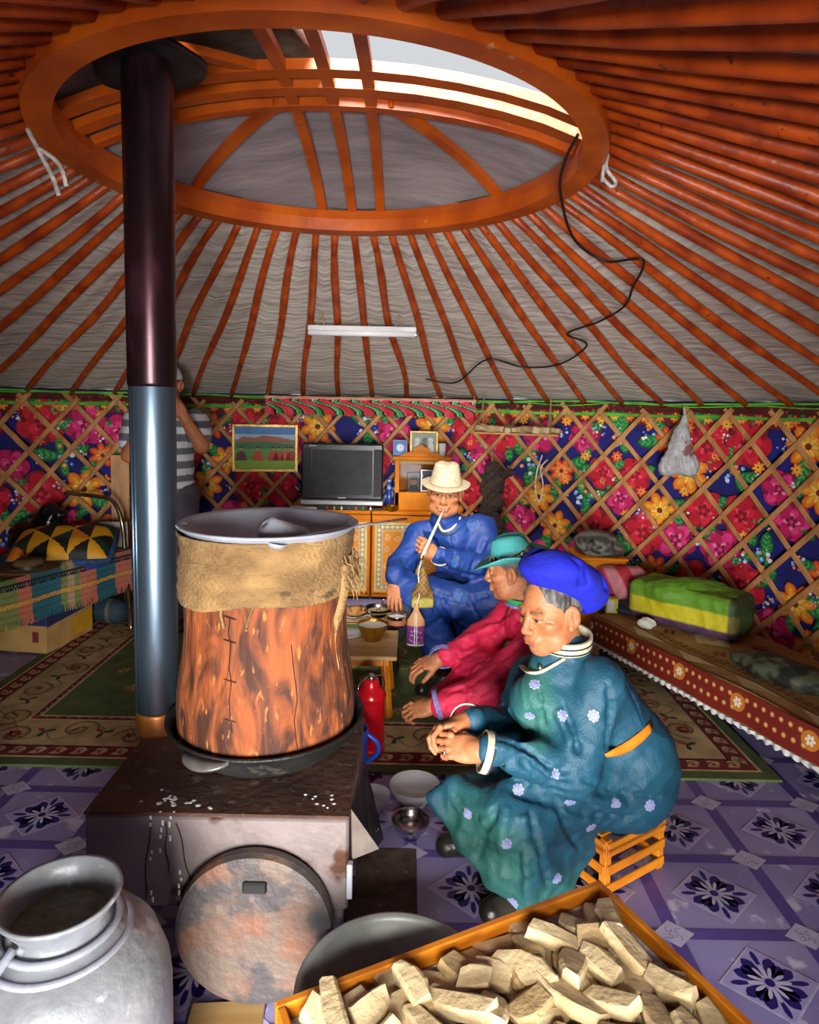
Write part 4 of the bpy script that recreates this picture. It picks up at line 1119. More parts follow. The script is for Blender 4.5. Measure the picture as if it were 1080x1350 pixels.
MB().add(box(dw - .07, .003, dh - .17, 0, (0, -dd / 2 + .012, dh / 2 + .06))).build('glass_pane', (lambda m_: m_)(mat('clear_glass', (1, 1, 1), None, rough=.05)), t)
g = bpy.data.materials['clear_glass'].node_tree.nodes['Principled BSDF']; g.inputs['Transmission Weight'].default_value = 1; g.inputs['IOR'].default_value = 1.1
def photo(name, label, cat, loc_, w_, h_, draw, fm, rot=(0, 0, 0), fw=.01, group=None):
    t = thing(name, label, cat, loc_, rot=rot)
    for s_ in (-1, 1):
        MB().add(box(fw, .014, h_, .002, (s_ * (w_ / 2 - fw / 2), 0, h_ / 2))).build('frame_rail', fm, t)
        MB().add(box(w_ - 2 * fw, .014, fw, .002, (0, 0, h_ / 2 + s_ * (h_ / 2 - fw / 2)))).build('frame_rail', fm, t)
    MB().add(box(w_ - 2 * fw + .004, .006, h_ - 2 * fw + .004, 0, (0, .004, h_ / 2))).build('backing', m_white, t)
    pr = Print(); draw(pr, w_ - 2 * fw, h_ - 2 * fw)
    pr.mb(lambda x, z, L: (x, -.0002 - .0004 * L, z + h_ / 2)).build('picture', m_vc, t)
    return t
def d_portrait(pr, w_, h_):
    pr.rect(-w_ / 2, -h_ / 2, w_ / 2, h_ / 2, S('#8a8a80'), 0); pr.poly([(-w_ * .45, -h_ / 2), (-w_ * .3, -h_ * .2), (w_ * .3, -h_ * .2), (w_ * .45, -h_ / 2)], S('#3c3c48'), 1)
    pr.circ(0, 0, w_ * .26, S('#d09a7c'), 2, 16, 1.25, 0); pr.poly([(-w_ * .34, h_ * .12), (-w_ * .3, h_ * .36), (0, h_ * .42), (w_ * .3, h_ * .36), (w_ * .34, h_ * .12)], S('#5c4a38'), 3)
    for s_ in (-1, 1): pr.rect(s_ * w_ * .11 - w_ * .04, .0, s_ * w_ * .11 + w_ * .04, h_ * .02, S('#302018'), 4)
    pr.rect(-w_ * .07, -h_ * .14, w_ * .07, -h_ * .12, S('#8a4030'), 4)
def d_plate(pr, w_, h_):
    pr.rect(-w_ / 2, -h_ / 2, w_ / 2, h_ / 2, S('#8a98a8'), 0)
    for q, c_ in ((.42, '#5a6a88'), (.34, '#c8ccd4'), (.24, '#6a7a98'), (.15, '#d8dce0')): pr.circ(0, 0, w_ * q, S(c_), 1 + int(9 - q * 20), 18)
def d_old(pr, w_, h_):
    pr.rect(-w_ / 2, -h_ / 2, w_ / 2, h_ / 2, S('#8f9a90'), 0)
    for x, c_ in ((-.28, '#c4c8c0'), (.02, '#5c6660'), (.28, '#d0d4cc')):
        pr.circ(x * w_, h_ * .15, w_ * .11, S(c_), 2, 12); pr.poly([((x - .15) * w_, -h_ * .45), ((x - .1) * w_, h_ * .02), ((x + .1) * w_, h_ * .02), ((x + .15) * w_, -h_ * .45)], S(c_), 1)
m_gold = mat('gold_frame', S('#b8944a'), S('#8a6a2c'), 20, rough=.4, metal=.5)
m_darkf = mat('dark_frame', S('#3a3a44'), None, rough=.4)
photo('photo_frame', 'portrait photo of a person in a cap inside the display case', 'photo', (.035, 5.13, CH + .14), .11, .15, d_portrait, m_darkf, (-.05, 0, 0))
photo('photo_frame', 'framed round blue motif standing inside the display case', 'photo', (.155, 5.15, CH + .14), .13, .17, d_plate, m_steel, (-.05, 0, 0))
photo('photo_frame', 'old grey group photo in gold frame on top of display case', 'photo', (.11, 5.21, CH + .416), .22, .19, d_old, m_gold, (-.08, 0, 0), .016)
def d_clock(pr, w_, h_):
    pr.rect(-w_ / 2, -h_ / 2, w_ / 2, h_ / 2, S('#4a78b8'), 0); pr.circ(0, 0, w_ * .36, S('#9cc4e4'), 1, 16); pr.circ(0, 0, w_ * .24, S('#dce8ec'), 2, 14); pr.circ(0, 0, w_ * .08, S('#e08a50'), 3, 8)
photo('blue_plaque', 'small square blue plaque on the left end of display case', 'plaque', (-.075, 5.16, CH + .416), .11, .12, d_clock, mat('blue_frame', S('#3c5c98'), None, rough=.3), (-.1, 0, 0))
link('white_cup', MB().add(lathe([(.0001, 0), (.025, 0), (.03, .1), (.028, .1), (.023, .006), (.0001, .005)], 20)).mesh('white_cup', m_white, True), None, 'tall white cup on the right end of display case', 'cup', loc=(.25, 5.15, CH + .416))
# landscape picture
def d_land(pr, w_, h_):
    pr.rect(-w_ / 2, -h_ / 2, w_ / 2, h_ / 2, S('#5f9a48'), 0, 2)
    pr.rect(-w_ / 2, h_ * .15, w_ / 2, h_ / 2, S('#4c86c8'), 1, 2); pr.rect(-w_ / 2, h_ * .2, w_ / 2, h_ * .33, S('#a8c4d8'), 2)
    pr.poly([(-w_ / 2, h_ * .14), (-w_ * .38, h_ * .27), (-w_ * .2, h_ * .22), (-.02, h_ * .3), (w_ * .2, h_ * .27), (w_ * .4, h_ * .22), (w_ / 2, h_ * .12)], S('#a8644c'), 3)
    pr.poly([(-w_ / 2, -h_ * .02), (-w_ / 2, h_ * .12), (0, h_ * .16), (w_ / 2, h_ * .08), (w_ / 2, 0)], S('#3c7448'), 4)
    pr.rect(-w_ / 2, -h_ / 2, w_ / 2, -h_ * .28, S('#8cb83c'), 4)
    for x, c_ in ((-.4, '#5a2c3c'), (-.12, '#d04c34'), (.13, '#c83c2c'), (.22, '#b8442c'), (.35, '#d85a3c'), (.44, '#b83c30')):
        X = x * w_; pr.poly([(X - .045, -h_ * .3), (X - .03, -h_ * .12), (X, -h_ * .06), (X + .03, -h_ * .12), (X + .045, -h_ * .3)], S(c_), 5); pr.circ(X, -h_ * .02, .013, S('#c08a68'), 6, 8); pr.rect(X - .013, .0, X + .013, .012, S('#402420'), 7)
photo('landscape_picture', 'gold framed steppe painting with seated red figures left of television', 'picture', (-1.145, 5.27, .955), .51, .375, d_land, m_gold, (-.03, 0, .16), .022)
# zigzag valance on its shelf
t = thing('zigzag_valance', 'red green and black zigzag cloth valance above the television', 'valance', (-.31, 5.3, 1.40))
NUv, NVv = 440, 22
def vfn(u, v):
    x = (u - .5) * 1.62; drop = .118 + .014 * abs(math.sin(u * PI * 13)) 
    return (x, -.14 + .012 * math.sin(u * 60) * v - .02 * v, .145 - drop * v)
g = thick(grid(vfn, NUv, NVv), .003)
mb = MB(); colz = [S('#c8182c'), S('#c8182c'), S('#e87888'), S('#1a1a18'), S('#3cae5c'), S('#7cd088'), S('#3cae5c'), S('#141414')]
vv = np.array(g[0]); mb.add((g[0], g[1]))
for i, q in enumerate(mb.f):
    c_ = vv[list(q)].mean(0); u = c_[0] / 1.62 + .5; v = (.145 - c_[2]) / .125
    s_ = u * 10.5; fr = s_ % 1; tr_ = min(fr / .72, (1 - fr) / .28)
    ph = (s_ - 1.25 * min(1, max(0, (v - .2) / .6)) + .12 * math.sin(v * 9)) % 1
    mb.c[i] = next(c for t_, c in ((.27, S('#cc1428')), (.33, S('#6a0a14')), (.44, S('#080808')), (.5, S('#8cd898')), (.70, S('#2c9448')), (.82, S('#080808')), (.88, S('#d8606c')), (1.01, S('#cc1428'))) if ph < t_)
    if v < .07: mb.c[i] = S('#e08898')
mb.build('cloth', m_vc, t)
MB().add(box(1.64, .16, .016, .003, (0, -.06, .15))).build('shelf_board', m_slat, t)
for s_ in (-1, 1): MB().add(tube([(s_ * .8, -.12, .155), (s_ * .8, -.06, .22)], .004, 6)).build('hanging_cord', m_rope, t)
# hanging shelf with curd
a, b = PY(624, 570, 4.88), PY(738, 574, 4.66)
t = thing('hanging_shelf', 'narrow wooden board hung on cords with drying curd along the right wall', 'shelf', tuple((a + b) / 2))
c_ = (a + b) / 2; d = (b - a); dn = d.normalized()
m_ = Matrix((dn, Vector((0, 0, 1)).cross(dn), Vector((0, 0, 1)))).transposed().to_4x4()
MB().add(box(d.length, .13, .014, .003), m_).build('board', m_slat, t)
for x in (-.42, .38):
    top = PC(*(639, 518) if x < 0 else (727, 520)) - c_
    for s_ in (-1, 1): MB().add(tube([top, dn * x * d.length + Vector((0, 0, 1)).cross(dn) * s_ * .06], .003, 5)).build('cord', m_rope, t)
rn = random.Random(9)
for k in range(16):
    q = c_ + dn * ((k + .5) / 16 - .5) * d.length * .94 + Vector((0, 0, .031)) + Vector((0, 0, 1)).cross(dn) * rn.uniform(-.03, .03)
    link('shelf_curd', shapes[k % 14], None, 'flat curd piece drying in the row on the hanging board', 'curd', 'curd pieces on the hanging board', loc=q, rot=(rn.uniform(-.25, .25), rn.uniform(-.25, .25), rn.uniform(0, 6))).scale = (.95, 1.0, 1.35)
# fluorescent tube
a, b = PC(406, 438, .1), PC(549, 441, .1)
t = thing('tube_lamp', 'white fluorescent tube tied under the roof poles', 'lamp', tuple((a + b) / 2))
c_ = (a + b) / 2
MB().add(tube([a - c_, b - c_], .019, 16)).build('tube', mat('milky_glass', S('#e6e8ec'), None, rough=.25), t, smooth=True)
MB().add(bar(a - c_ + Vector((0, .0, .03)), b - c_ + Vector((0, .0, .03)), .03, .03, bev=.004)).build('batten', m_white, t)
for s_, q in ((-1, a), (1, b)): MB().add(tube([(q - c_) * 1.0, (q - c_) * .985], .021, 12)).build('end_cap', m_steel, t)
for x in (.12, .84):
    q = a + (b - a) * x - c_
    mb = MB(); mb.add(tube(smooth([q + Vector((0, 0, .12)), q + Vector((.02, 0, .04)), q + Vector((0, -.01, -.022)), q + Vector((-.02, 0, .04)), q + Vector((0, 0, .12))], 4), .003, 5)); mb.build('tie_cord', m_rope, t)
# cable
pts = [PC(*p, .06) for p in ((800, 205), (742, 232), (741, 262), (757, 315), (798, 344), (848, 343), (834, 380), (823, 404), (790, 424), (748, 440), (774, 455), (738, 480), (690, 484), (642, 474), (602, 504), (562, 500))]
pts[0] = PZ(762, 178, 2.335); pts[1] = PZ(744, 215, 2.335); pts[2] = PZ(739, 255, 2.33)

link('black_cable', MB().add(tube(smooth(pts, 8), .006, 6)).mesh('black_cable', m_cord, True), None, 'thin black electric cable draped from the ring along the roof poles', 'cable')
# white ties at the ring
m_wrope = mat('white_rope', S('#cfcac4'), S('#a09890'), 50, rough=.9)
def tie(pxs, y, label):
    mb = MB()
    for P_ in pxs: mb.add(tube(smooth([PY(x, yy, y) for x, yy in P_], 5), .007, 6))
    link('ring_tie', mb.mesh('ring_tie', m_wrope, True), None, label, 'rope')
tie([[(36, 170), (52, 200), (70, 235), (78, 258)], [(50, 195), (72, 210), (82, 225), (88, 246)]], 2.0, 'white cord ends hanging from the left side of the roof ring')
tie([[(800, 160), (804, 185), (797, 215), (794, 240)], [(812, 178), (803, 200), (800, 222), (812, 240), (806, 246), (796, 236)]], 2.42, 'white cord knot hanging from the right side of the roof ring')
# ================================================================== PEOPLE
SK1, SK2, SKD, LIPC = S('#b0714a'), S('#a86c48'), S('#7a4430'), S('#a85e4a')
m_skin = mat('skin', None, (.86, .8, .78), 60, rough=.5, vcol=True, bump=.25, bscale=160, spec=.4)
m_cloth = mat('vertex_cloth', None, (.82, .84, .86), 25, rough=.62, vcol=True, bump=.3, bscale=140)
m_hair = mat('dark_grey_hair', S('#2a2624'), S('#6e6a66'), 60, rough=.7, st=(1, 1, .3), bump=.6, bscale=90)
def Rz(a): return Matrix.Rotation(a, 4, 'Z')
def Rx(a): return Matrix.Rotation(a, 4, 'X')
def Ry(a): return Matrix.Rotation(a, 4, 'Y')
def headp():
    U = [ell((0, -.012, .038), (.075, .094, .082), .02), ell((0, .02, -.03), (.064, .07, .082), .03), ell((0, .062, -.09), (.032, .026, .024), .025),
         cone((-.045, .03, -.072), (.045, .03, -.072), .028, k=.03),
         ell((.046, .055, -.014), (.026, .026, .02), .02), ell((-.046, .055, -.014), (.026, .026, .02), .02),
         cone((-.036, .078, .026), (.036, .078, .026), .011, k=.015), cone((0, -.02, -.07), (0, -.035, -.19), .055, .06, .03)]
    for s in (-1, 1):
        U += [ell((s * .032, .094, .007), (.018, .013, .010), .012, 's'), ell((s * .031, .073, .006), (.0145, .0145, .0125), .003),
              cone((s * .018, .085, .010), (s * .046, .078, .009), .0045, .004, .003), cone((s * .018, .083, -.002), (s * .044, .078, -.002), .004, .004, .004),
              cone((s * .02, .09, .027), (s * .048, .08, .029), .005, .004, .004),
              ell((s * .013, .096, -.031), (.0095, .011, .008), .006),
              cone((s * .024, .094, -.032), (s * .034, .082, -.066), .0024, .0024, .004, 's'),
              cone((s * .05, .076, .012), (s * .064, .060, .022), .002, .002, .004, 's'), cone((s * .05, .075, .004), (s * .066, .058, -.003), .002, .002, .004, 's'),
              cone((s * .02, .088, -.012), (s * .042, .08, -.014), .0015, .0015, .005, 's'),
              ell((s * .079, -.008, -.002), (.011, .021, .034), .006, rot=np.array((Rz(s * .45)).to_3x3())), ell((s * .088, .0, .0), (.006, .012, .021), .004, 's'), ell((s * .078, .004, -.03), (.008, .009, .011), .005)]
    U += [cone((0, .086, .018), (0, .105, -.022), .0085, .0105, .01), ell((0, .108, -.026), (.011, .010, .009), .008),
          ell((0, .082, -.055), (.03, .018, .014), .012), cone((-.021, .092, -.0585), (.021, .092, -.0585), .0055, k=.004), cone((-.019, .091, -.069), (.019, .091, -.069), .0062, k=.004),
          cone((-.025, .1, -.064), (.025, .1, -.064), .0016, .0016, .003, 's')]
    for z in (.045, .056, .067): U.append(cone((-.03, .0885 - (z - .04) * .4, z), (.03, .0885 - (z - .04) * .4, z), .002, .002, .005, 's'))
    return U
def head_paints(M, iris=True, grey=0):
    P_ = []
    def add(pr_, c, so=.004, st=1):
        for q in tfp([pr_], M): P_.append((q, c, so, st))
    for s in (-1, 1):
        add(ell((s * .05, .06, -.02), (.024, .03, .02)), S('#a8543c'), .012, .22)
        add(ell((s * .031, .085, .0045), (.0135, .012, .0042)), S('#b8a898'), .0012, .7)
        add(ell((s * .030, .088, .0045), (.0078, .011, .0046)), S('#1c1210'), .001, 1)
        add(cone((s * .018, .09, .0095), (s * .046, .083, .0085), .0022), S('#3c241c'), .0015, .9)
        add(cone((s * .019, .094, .028), (s * .05, .084, .03), .005), S('#4c3e38'), .003, .7)
        add(ell((s * .012, .102, -.038), (.005, .006, .003)), S('#3a1c14'), .0015, .9)
        add(ell((s * .08, -.008, -.002), (.016, .026, .036)), S('#a86040'), .006, .4)
    add(ell((0, .108, -.028), (.016, .014, .014)), S('#a8543c'), .008, .45)
    add(cone((-.022, .096, -.0585), (.022, .096, -.0585), .0048), LIPC, .002, .8); add(cone((-.02, .095, -.069), (.02, .095, -.069), .0055), LIPC, .002, .8)
    add(cone((-.026, .1, -.064), (.026, .1, -.064), .002), S('#3c1a14'), .0012, .9)
    add(ell((0, .085, -.085), (.035, .03, .02)), S('#9c6a50'), .012, .4)
    return P_
def handp(side=1, curl=(.5, .6, .4), spread=.04, thumb=(.7, .5)):
    # wrist at origin, fingers along +y, palm facing -z, thumb at side*(+x)
    U = [ell((0, .045, 0), (.038, .052, .015), .01), cone((0, -.03, 0), (0, .02, 0), .024, .024, .015), ell((side * .02, .03, -.008), (.02, .03, .014), .01), ell((-side * .024, .04, -.004), (.014, .04, .014), .01)]
    for i, (x, y, L, r) in enumerate(((.029, .088, .074, .0085), (.010, .094, .082, .0088), (-.010, .09, .076, .0084), (-.028, .08, .062, .0075))):
        p = np.array([side * x, y, .001]); a = 0; az = side * (1.5 - i) * spread
        seg = (L * .45, L * .3, L * .25)
        U.append(ell(p, (.0095, .011, .0095), .006))
        for j in range(3):
            a += curl[j] * (1 + .08 * i)
            d = np.array([math.sin(az) * math.cos(a), math.cos(az) * math.cos(a), -math.sin(a)]); q = p + d * seg[j]
            U.append(cone(p, q, r * (1 - .08 * j), r * (1 - .08 * (j + 1)), .0025 if j else .004)); p = q
    p = np.array([side * .022, .02, -.006]); a = thumb[0]
    for j, L in enumerate((.038, .03, .025)):
        d = np.array([side * math.sin(a), math.cos(a), -.35 - .25 * j]); d /= np.linalg.norm(d); q = p + d * L
        U.append(cone(p, q, .0125 - .0015 * j, .0112 - .0015 * j, .006 if j == 0 else .003)); p = q; a -= thumb[1]
    return U
def frame(origin, ydir, zdir):
    y = Vector(ydir).normalized(); z = Vector(zdir); z = (z - y * z.dot(y)).normalized(); x = y.cross(z)
    m = Matrix((x, y, z)).transposed().to_4x4(); m.translation = origin; return m
def hand_mesh(org, yd, zd, side, curl, spread=.04, thumb=(.7, .5), s=1.0, arm=None):
    M_ = frame(org, yd, zd) @ Matrix.Scale(s, 4)
    U = tfp(handp(side, curl, spread, thumb), M_)
    if arm is not None: U.append(cone(org, arm, .026, .034, .02))
    return sculpt(U, .0027)
def person(name, label, Mh, hands, limbs, iris=True):
    hv = sculpt(tfp(headp(), Mh), .0026)
    bv = sculpt(limbs, .011)
    me = vmesh(name, [hv + (SK1,), bv + (SK1,)] + [h + (SK1,) for h in hands], SK1, head_paints(Mh), m_skin)
    # knuckle and crease tone
    o = link(name, me, None, label, 'person')
    return o
def cloth(name, prims, vox, base, paints, parent, disp=None, mt=None):
    V, Fc = sculpt(prims, vox, disp)
    return link(name, vmesh(name, [(V, Fc, base)], base, paints, mt or m_cloth), parent)
def V3(p): return Vector(p)
# ------------------------------------------------------------------ A: man in the blue beret and teal robe on the crate
TEAL, TEAL2, CREAM = S('#124a60'), S('#2f6a5a'), S('#cfc8ae')
A = dict(hip=PY(812, 1030, 2.14), sN=PY(790, 905, 2.0), sF=PY(705, 890, 2.27), eN=PY(752, 1008, 1.93), eF=PY(672, 962, 2.22), wN=PY(632, 990, 1.86), wF=PY(612, 952, 1.98),
         kN=PY(668, 1072, 1.86), kF=PY(606, 1048, 2.0), neck=PY(752, 862, 2.12), aN=PY(690, 1190, 1.86), aF=PY(625, 1112, 2.12))
hc = PY(728, 806, 2.1)
fd = Vector((-.84, -.5, -.16)).normalized()
MA = frame(hc, fd, (-.1, 0, 1)) @ Matrix.Scale(1.1, 4)
hN = hand_mesh(A['wN'] + Vector((-.0, 0, 0)), (-1, .28, .02), (-.1, -.75, .6), 1, (.45, .75, .5), .03, (.5, .5), 1.02, A['eN'])
hF = hand_mesh(A['wF'], (-1, -.35, -.1), (.05, .5, .8), -1, (.6, .8, .5), .03, (.4, .4), 1.0, A['eF'])
limbs = [cone(A['hip'], (A['sN'] + A['sF']) / 2 + Vector((.03, 0, -.05)), .09, .08, .05), cone(A['sN'], A['eN'], .045, .038), cone(A['sF'], A['eF'], .045, .038), cone(A['hip'], A['kN'], .07, .045), cone(A['hip'], A['kF'], .07, .045), cone(A['kN'], A['aN'] + Vector((.03, .02, .02)), .04, .025), cone(A['kF'], A['aF'] + Vector((.02, 0, .0)), .04, .022), cone((A['sN'] + A['sF']) / 2, hc + Vector((0, 0, -.08)), .06, .055, .03)]
pA = person('person', 'elderly man in bright blue beret and teal robe sitting on crate, hands together', MA, [hN, hF], limbs)
sC = (A['sN'] + A['sF']) / 2
cc0 = PY(738, 855, 2.1)
belly = A['hip'] * .55 + sC * .45
U = [ell(A['hip'] + Vector((.0, 0, .0)), (.17, .175, .13), .06), ell(A['hip'] + Vector((.03, .0, .11)), (.15, .17, .14), .05), cone(A['hip'] + Vector((0, 0, .08)), sC + Vector((.05, .02, -.05)), .165, .13, .06), cone(A['sN'] + Vector((.0, .04, -.02)), A['sF'] + Vector((.01, -.03, -.02)), .085, .08, .05),
     cone(A['neck'] + Vector((.01, 0, -.05)), A['neck'] + Vector((-.01, 0, -.0)), .085, .06, .03),
     cone(A['sN'], A['eN'] + Vector((.01, 0, -.01)), .082, .074, .035), cone(A['eN'] + Vector((.0, 0, -.01)), A['wN'] + Vector((.035, 0, 0)), .074, .045, .03),
     cone(A['sF'], A['eF'], .078, .07, .035), cone(A['eF'], A['wF'] + Vector((.03, .015, 0)), .066, .042, .03),
     cone(A['hip'] + Vector((-.03, -.06, -.0)), A['kN'] + Vector((.01, .01, -.01)), .115, .085, .05), cone(A['hip'] + Vector((-.03, .06, 0)), A['kF'] + Vector((.02, 0, -.01)), .115, .07, .05),
     cone(A['kN'] + Vector((0, 0, -.01)), A['kF'] + Vector((.02, 0, -.01)), .075, .06, .05),
     cone(PY(795, 925, 2.1), PY(825, 1015, 2.14), .11, .15, .06), cone(PY(715, 925, 2.05), PY(770, 1010, 2.08), .1, .13, .06), cone(cc0 + Vector((0, 0, -.06)), cc0 + Vector((.01, 0, -.012)), .1, .078, .03)]
q_ = dict(k=PY(668, 1062, 1.83), f=PY(600, 1034, 1.97), a=PY(570, 1052, 1.97), b=PY(612, 1108, 1.9), c=PY(648, 1158, 1.86), d=PY(692, 1196, 1.83), e=PY(742, 1168, 1.9), g=PY(790, 1098, 2.0), l=PY(745, 1040, 1.92), m=PY(705, 1120, 1.80), n=PY(622, 1078, 1.9))
for s_ in ('faf', 'fab', 'fbn', 'fnk', 'nbc', 'nkc', 'kcm', 'cdm', 'mde', 'kml', 'mel', 'leg'):
    if len(set(s_)) == 3: U.append(tri(*[q_[c_] for c_ in s_], r=.02, k=.025))
# belly gap and folds
sub = [cone(PY(660, 1000, 1.86), PY(700, 960, 1.95), .02, .035, .03, 's')]
def fold(pts, y, r, op='u', k=.02): 
    P_ = [PY(a, b, y) if len(q) == 2 else PY(a, b, q[2]) for q in pts for a, b in [q[:2]]]
    return [cone(P_[i], P_[i + 1], r, r * .7, k, op) for i in range(len(P_) - 1)]
def ridged(P, f, s, d=(1, 1, 1)): return np.abs(wr(P, f, s, d)) - .4
def dispA(P): return .010 * ridged(P, 8, 1, (1, 1, 1.2)) + .005 * ridged(P, 19, 2) + .0015 * wr(P, 44, 2)
def pA_f(P):  # greener on front panel and skirt, bluer on sleeves
    return None
med = []
def medal(px, py, y, r=.018):
    c = PY(px, py, y); return c
paintsA = [(ell(PY(640, 1090, 1.95), (.14, .3, .16)), TEAL2, .05, .75), (ell(PY(705, 930, 1.98), (.06, .16, .12)), TEAL2, .03, .7), (ell(PY(720, 1170, 1.9), (.14, .3, .08)), TEAL2, .05, .6), (ell(PY(850, 900, 2.1), (.1, .2, .12)), S('#14405a'), .06, .7)]
def folded(name, U, vox, base, paints, parent, disp, lines, mt=None):
    V, Fc = sculpt(U, vox * 1.6, disp)
    from mathutils.bvhtree import BVHTree
    bv = BVHTree.FromPolygons(V.tolist(), Fc.tolist()); ex_ = []
    for r, pts in lines:
        P_ = []
        for p in smooth([Vector((x, y, 0)) for x, y in pts], 3):
            d = ray(p.x, p.y).normalized(); h = bv.ray_cast(Vector((0, 0, EYE)), d)
            if h[0] is not None: P_.append(h[0] - d * (.3 * r if r < 0 else -.2 * r))
        rr = abs(r)
        for i in range(len(P_) - 1):
            if (P_[i] - P_[i + 1]).length < .12: ex_.append(cone(P_[i], P_[i + 1], rr, rr, rr * 2.2, 's' if r > 0 else 'u'))
    return cloth(name, list(U) + ex_, vox, base, paints, parent, disp, mt)
LA = [(.006, ((650, 975), (690, 985), (722, 1010), (748, 1018))), (-.007, ((655, 985), (690, 996), (720, 1020))), (.007, ((690, 1005), (715, 1026), (752, 1036))), (.006, ((744, 930), (756, 965), (762, 990))), (-.006, ((735, 940), (748, 968), (752, 990))),
      (.007, ((800, 900), (806, 940), (800, 980))), (.006, ((668, 955), (688, 968), (705, 965))), (.007, ((680, 1045), (735, 1060), (790, 1075), (840, 1078))), (-.007, ((690, 1035), (750, 1048), (820, 1060))), (.006, ((770, 1030), (820, 1045), (868, 1050))),
      (.008, ((655, 1068), (638, 1100), (630, 1130))), (-.008, ((668, 1068), (662, 1110), (664, 1150))), (.008, ((700, 1075), (712, 1120), (722, 1165))), (-.007, ((690, 1080), (694, 1130), (694, 1180))), (.006, ((600, 1050), (620, 1072), (640, 1075))), (.007, ((740, 1070), (752, 1100), (765, 1120))),
      (.005, ((704, 885), (712, 910), (716, 950))), (.006, ((612, 975), (640, 962), (668, 950))), (.005, ((825, 900), (840, 930), (848, 955)))]
dA = folded('robe', U + sub, .0055, TEAL, paintsA, pA, dispA, LA)
# round woven medallions that sit on the cloth
def snap_medals(obj, pts, parent, r, cols, name='medallion'):
    me = obj.data; n = len(me.vertices); co = np.zeros(n * 3); me.vertices.foreach_get('co', co); co = co.reshape(-1, 3)
    from mathutils.bvhtree import BVHTree
    bv = BVHTree.FromPolygons([tuple(c) for c in co], [tuple(p.vertices) for p in me.polygons])
    for px, py in pts:
        mb = MB()
        h = bv.ray_cast(Vector((0, 0, EYE)), ray(px, py).normalized())
        if h[0] is None: continue
        nn = h[1]; nn = nn if nn.dot(ray(px, py)) < 0 else -nn
        x = nn.cross(Vector((0, 0, 1))).normalized(); y = x.cross(nn)
        pr = Print()
        for k in range(8): pr.petal(0, 0, k * PI / 4, r * .35, r, r * .55, cols[0], 0)
        pr.circ(0, 0, r * .72, cols[1], 1, 14); pr.circ(0, 0, r * .42, cols[0], 2, 10)
        for k in range(4): pr.petal(0, 0, k * PI / 2 + .4, 0, r * .34, r * .2, cols[1], 3)
        m_ = pr.mb(lambda a, b, L: (a, b, L))
        for v in m_.v:
            out = []
            for a, b, L in v:
                w0 = h[0] + x * a + y * b; hh = bv.find_nearest(w0)
                q = hh[0] + (hh[1] if hh[1].dot(nn) > 0 else -hh[1]) * (.0012 + .0005 * L)
                out.append(tuple(q))
            mb.v.append(np.array(out))
        mb.f = m_.f; mb.c = m_.c; mb.n = m_.n
        mb.build(name, m_vc, parent)
PALE, LAV, DKT = S('#9a9fb4'), S('#7f86c0'), S('#20384a')
snap_medals(dA, [(742, 944), (742, 905)][:1] + [(699, 943), (705, 902), (783, 944), (651, 1015), (683, 1041), (732, 1022), (752, 1058), (812, 1060), (668, 1113), (617, 1072), (735, 1158), (614, 1012), (857, 1062), (805, 862), (659, 932), (676, 1190), (780, 1092)], dA, .019, (PALE, LAV))
from mathutils.bvhtree import BVHTree
bvA = BVHTree.FromPolygons([v_.co[:] for v_ in dA.data.vertices], [tuple(p.vertices) for p in dA.data.polygons])
def snapc(px, py, off=.003, bv=None, yy=None):
    h = (bv or bvA).ray_cast(Vector((0, 0, EYE)), ray(px, py).normalized())
    return (h[0] - ray(px, py).normalized() * off) if h[0] else PY(px, py, yy or 2.0)
# collar, cuffs, sash
def ringband(c, ax, r, w_, name, col_m, parent, n=40, sq=1, t=.006):
    M_ = frame(c, (1, 0, 0) if abs(Vector(ax).normalized().x) < .9 else (0, 1, 0), ax)
    b = lathe([(r, -w_ / 2), (r + t, -w_ / 2), (r + t, w_ / 2), (r, w_ / 2), (r, -w_ / 2)], n)
    b = (np.array(b[0]) * np.array([1, sq, 1]), [f for f in b[1] if len(f) == 4])
    return MB().add(b, M_).build(name, col_m, parent, smooth=False)
m_cream = mat('cream_braid', S('#c9c2a4'), S('#a8a084'), 60, rough=.8); m_dkline = mat('dark_braid', S('#1c2c30'), None, rough=.8)
nd = Vector((.25, .1, 1)).normalized()
cc = PY(737, 850, 2.1) + Vector((.016, 0, .022))
cu = [cone(cc + Vector((.035, .0, .025)), cc + Vector((.0, 0, .012)), .072, .072, .01)]
ringband(cc, (-.5, -.12, .86), .081, .042, 'collar', m_cream, pA, sq=1, t=.008)
ringband(cc + Vector((0, 0, .004)), (-.5, -.12, .86), .088, .005, 'collar_line', m_dkline, pA, t=.003)
ringband(cc + Vector((0, 0, -.014)), (-.5, -.12, .86), .088, .004, 'collar_line', m_dkline, pA, t=.003)
mb = MB(); mb.add(tube(smooth([snapc(*p, .004) for p in ((688, 878), (698, 886), (712, 886), (728, 878), (745, 868))], 6), .011, 8, flat=.5)); mb.build('collar_flap', m_cream, pA, smooth=True)
MB().add(lathe([(.0001, -.01), (.01, 0), (.0001, .01)], 10), T(snapc(712, 880, .012))).build('collar_button', m_steel, pA, smooth=True)
for w_, e_ in (('wN', 'eN'), ('wF', 'eF')):
    d = (A[e_] - A[w_]).normalized(); c = A[w_] + d * .016
    r = .056 if w_ == 'wN' else .052
    ringband(c + d * .004, d, r, .02, 'cuff', m_cream, pA, t=.004); ringband(c + d * .019, d, r + .002, .004, 'cuff_line', m_dkline, pA, t=.003)
mb = MB(); P_ = [PY(*p) for p in ((800, 992, 1.9), (822, 984, 1.93), (845, 970, 1.99), (858, 958, 2.06))]
v = []; f = []
sp2 = smooth(P_, 6)
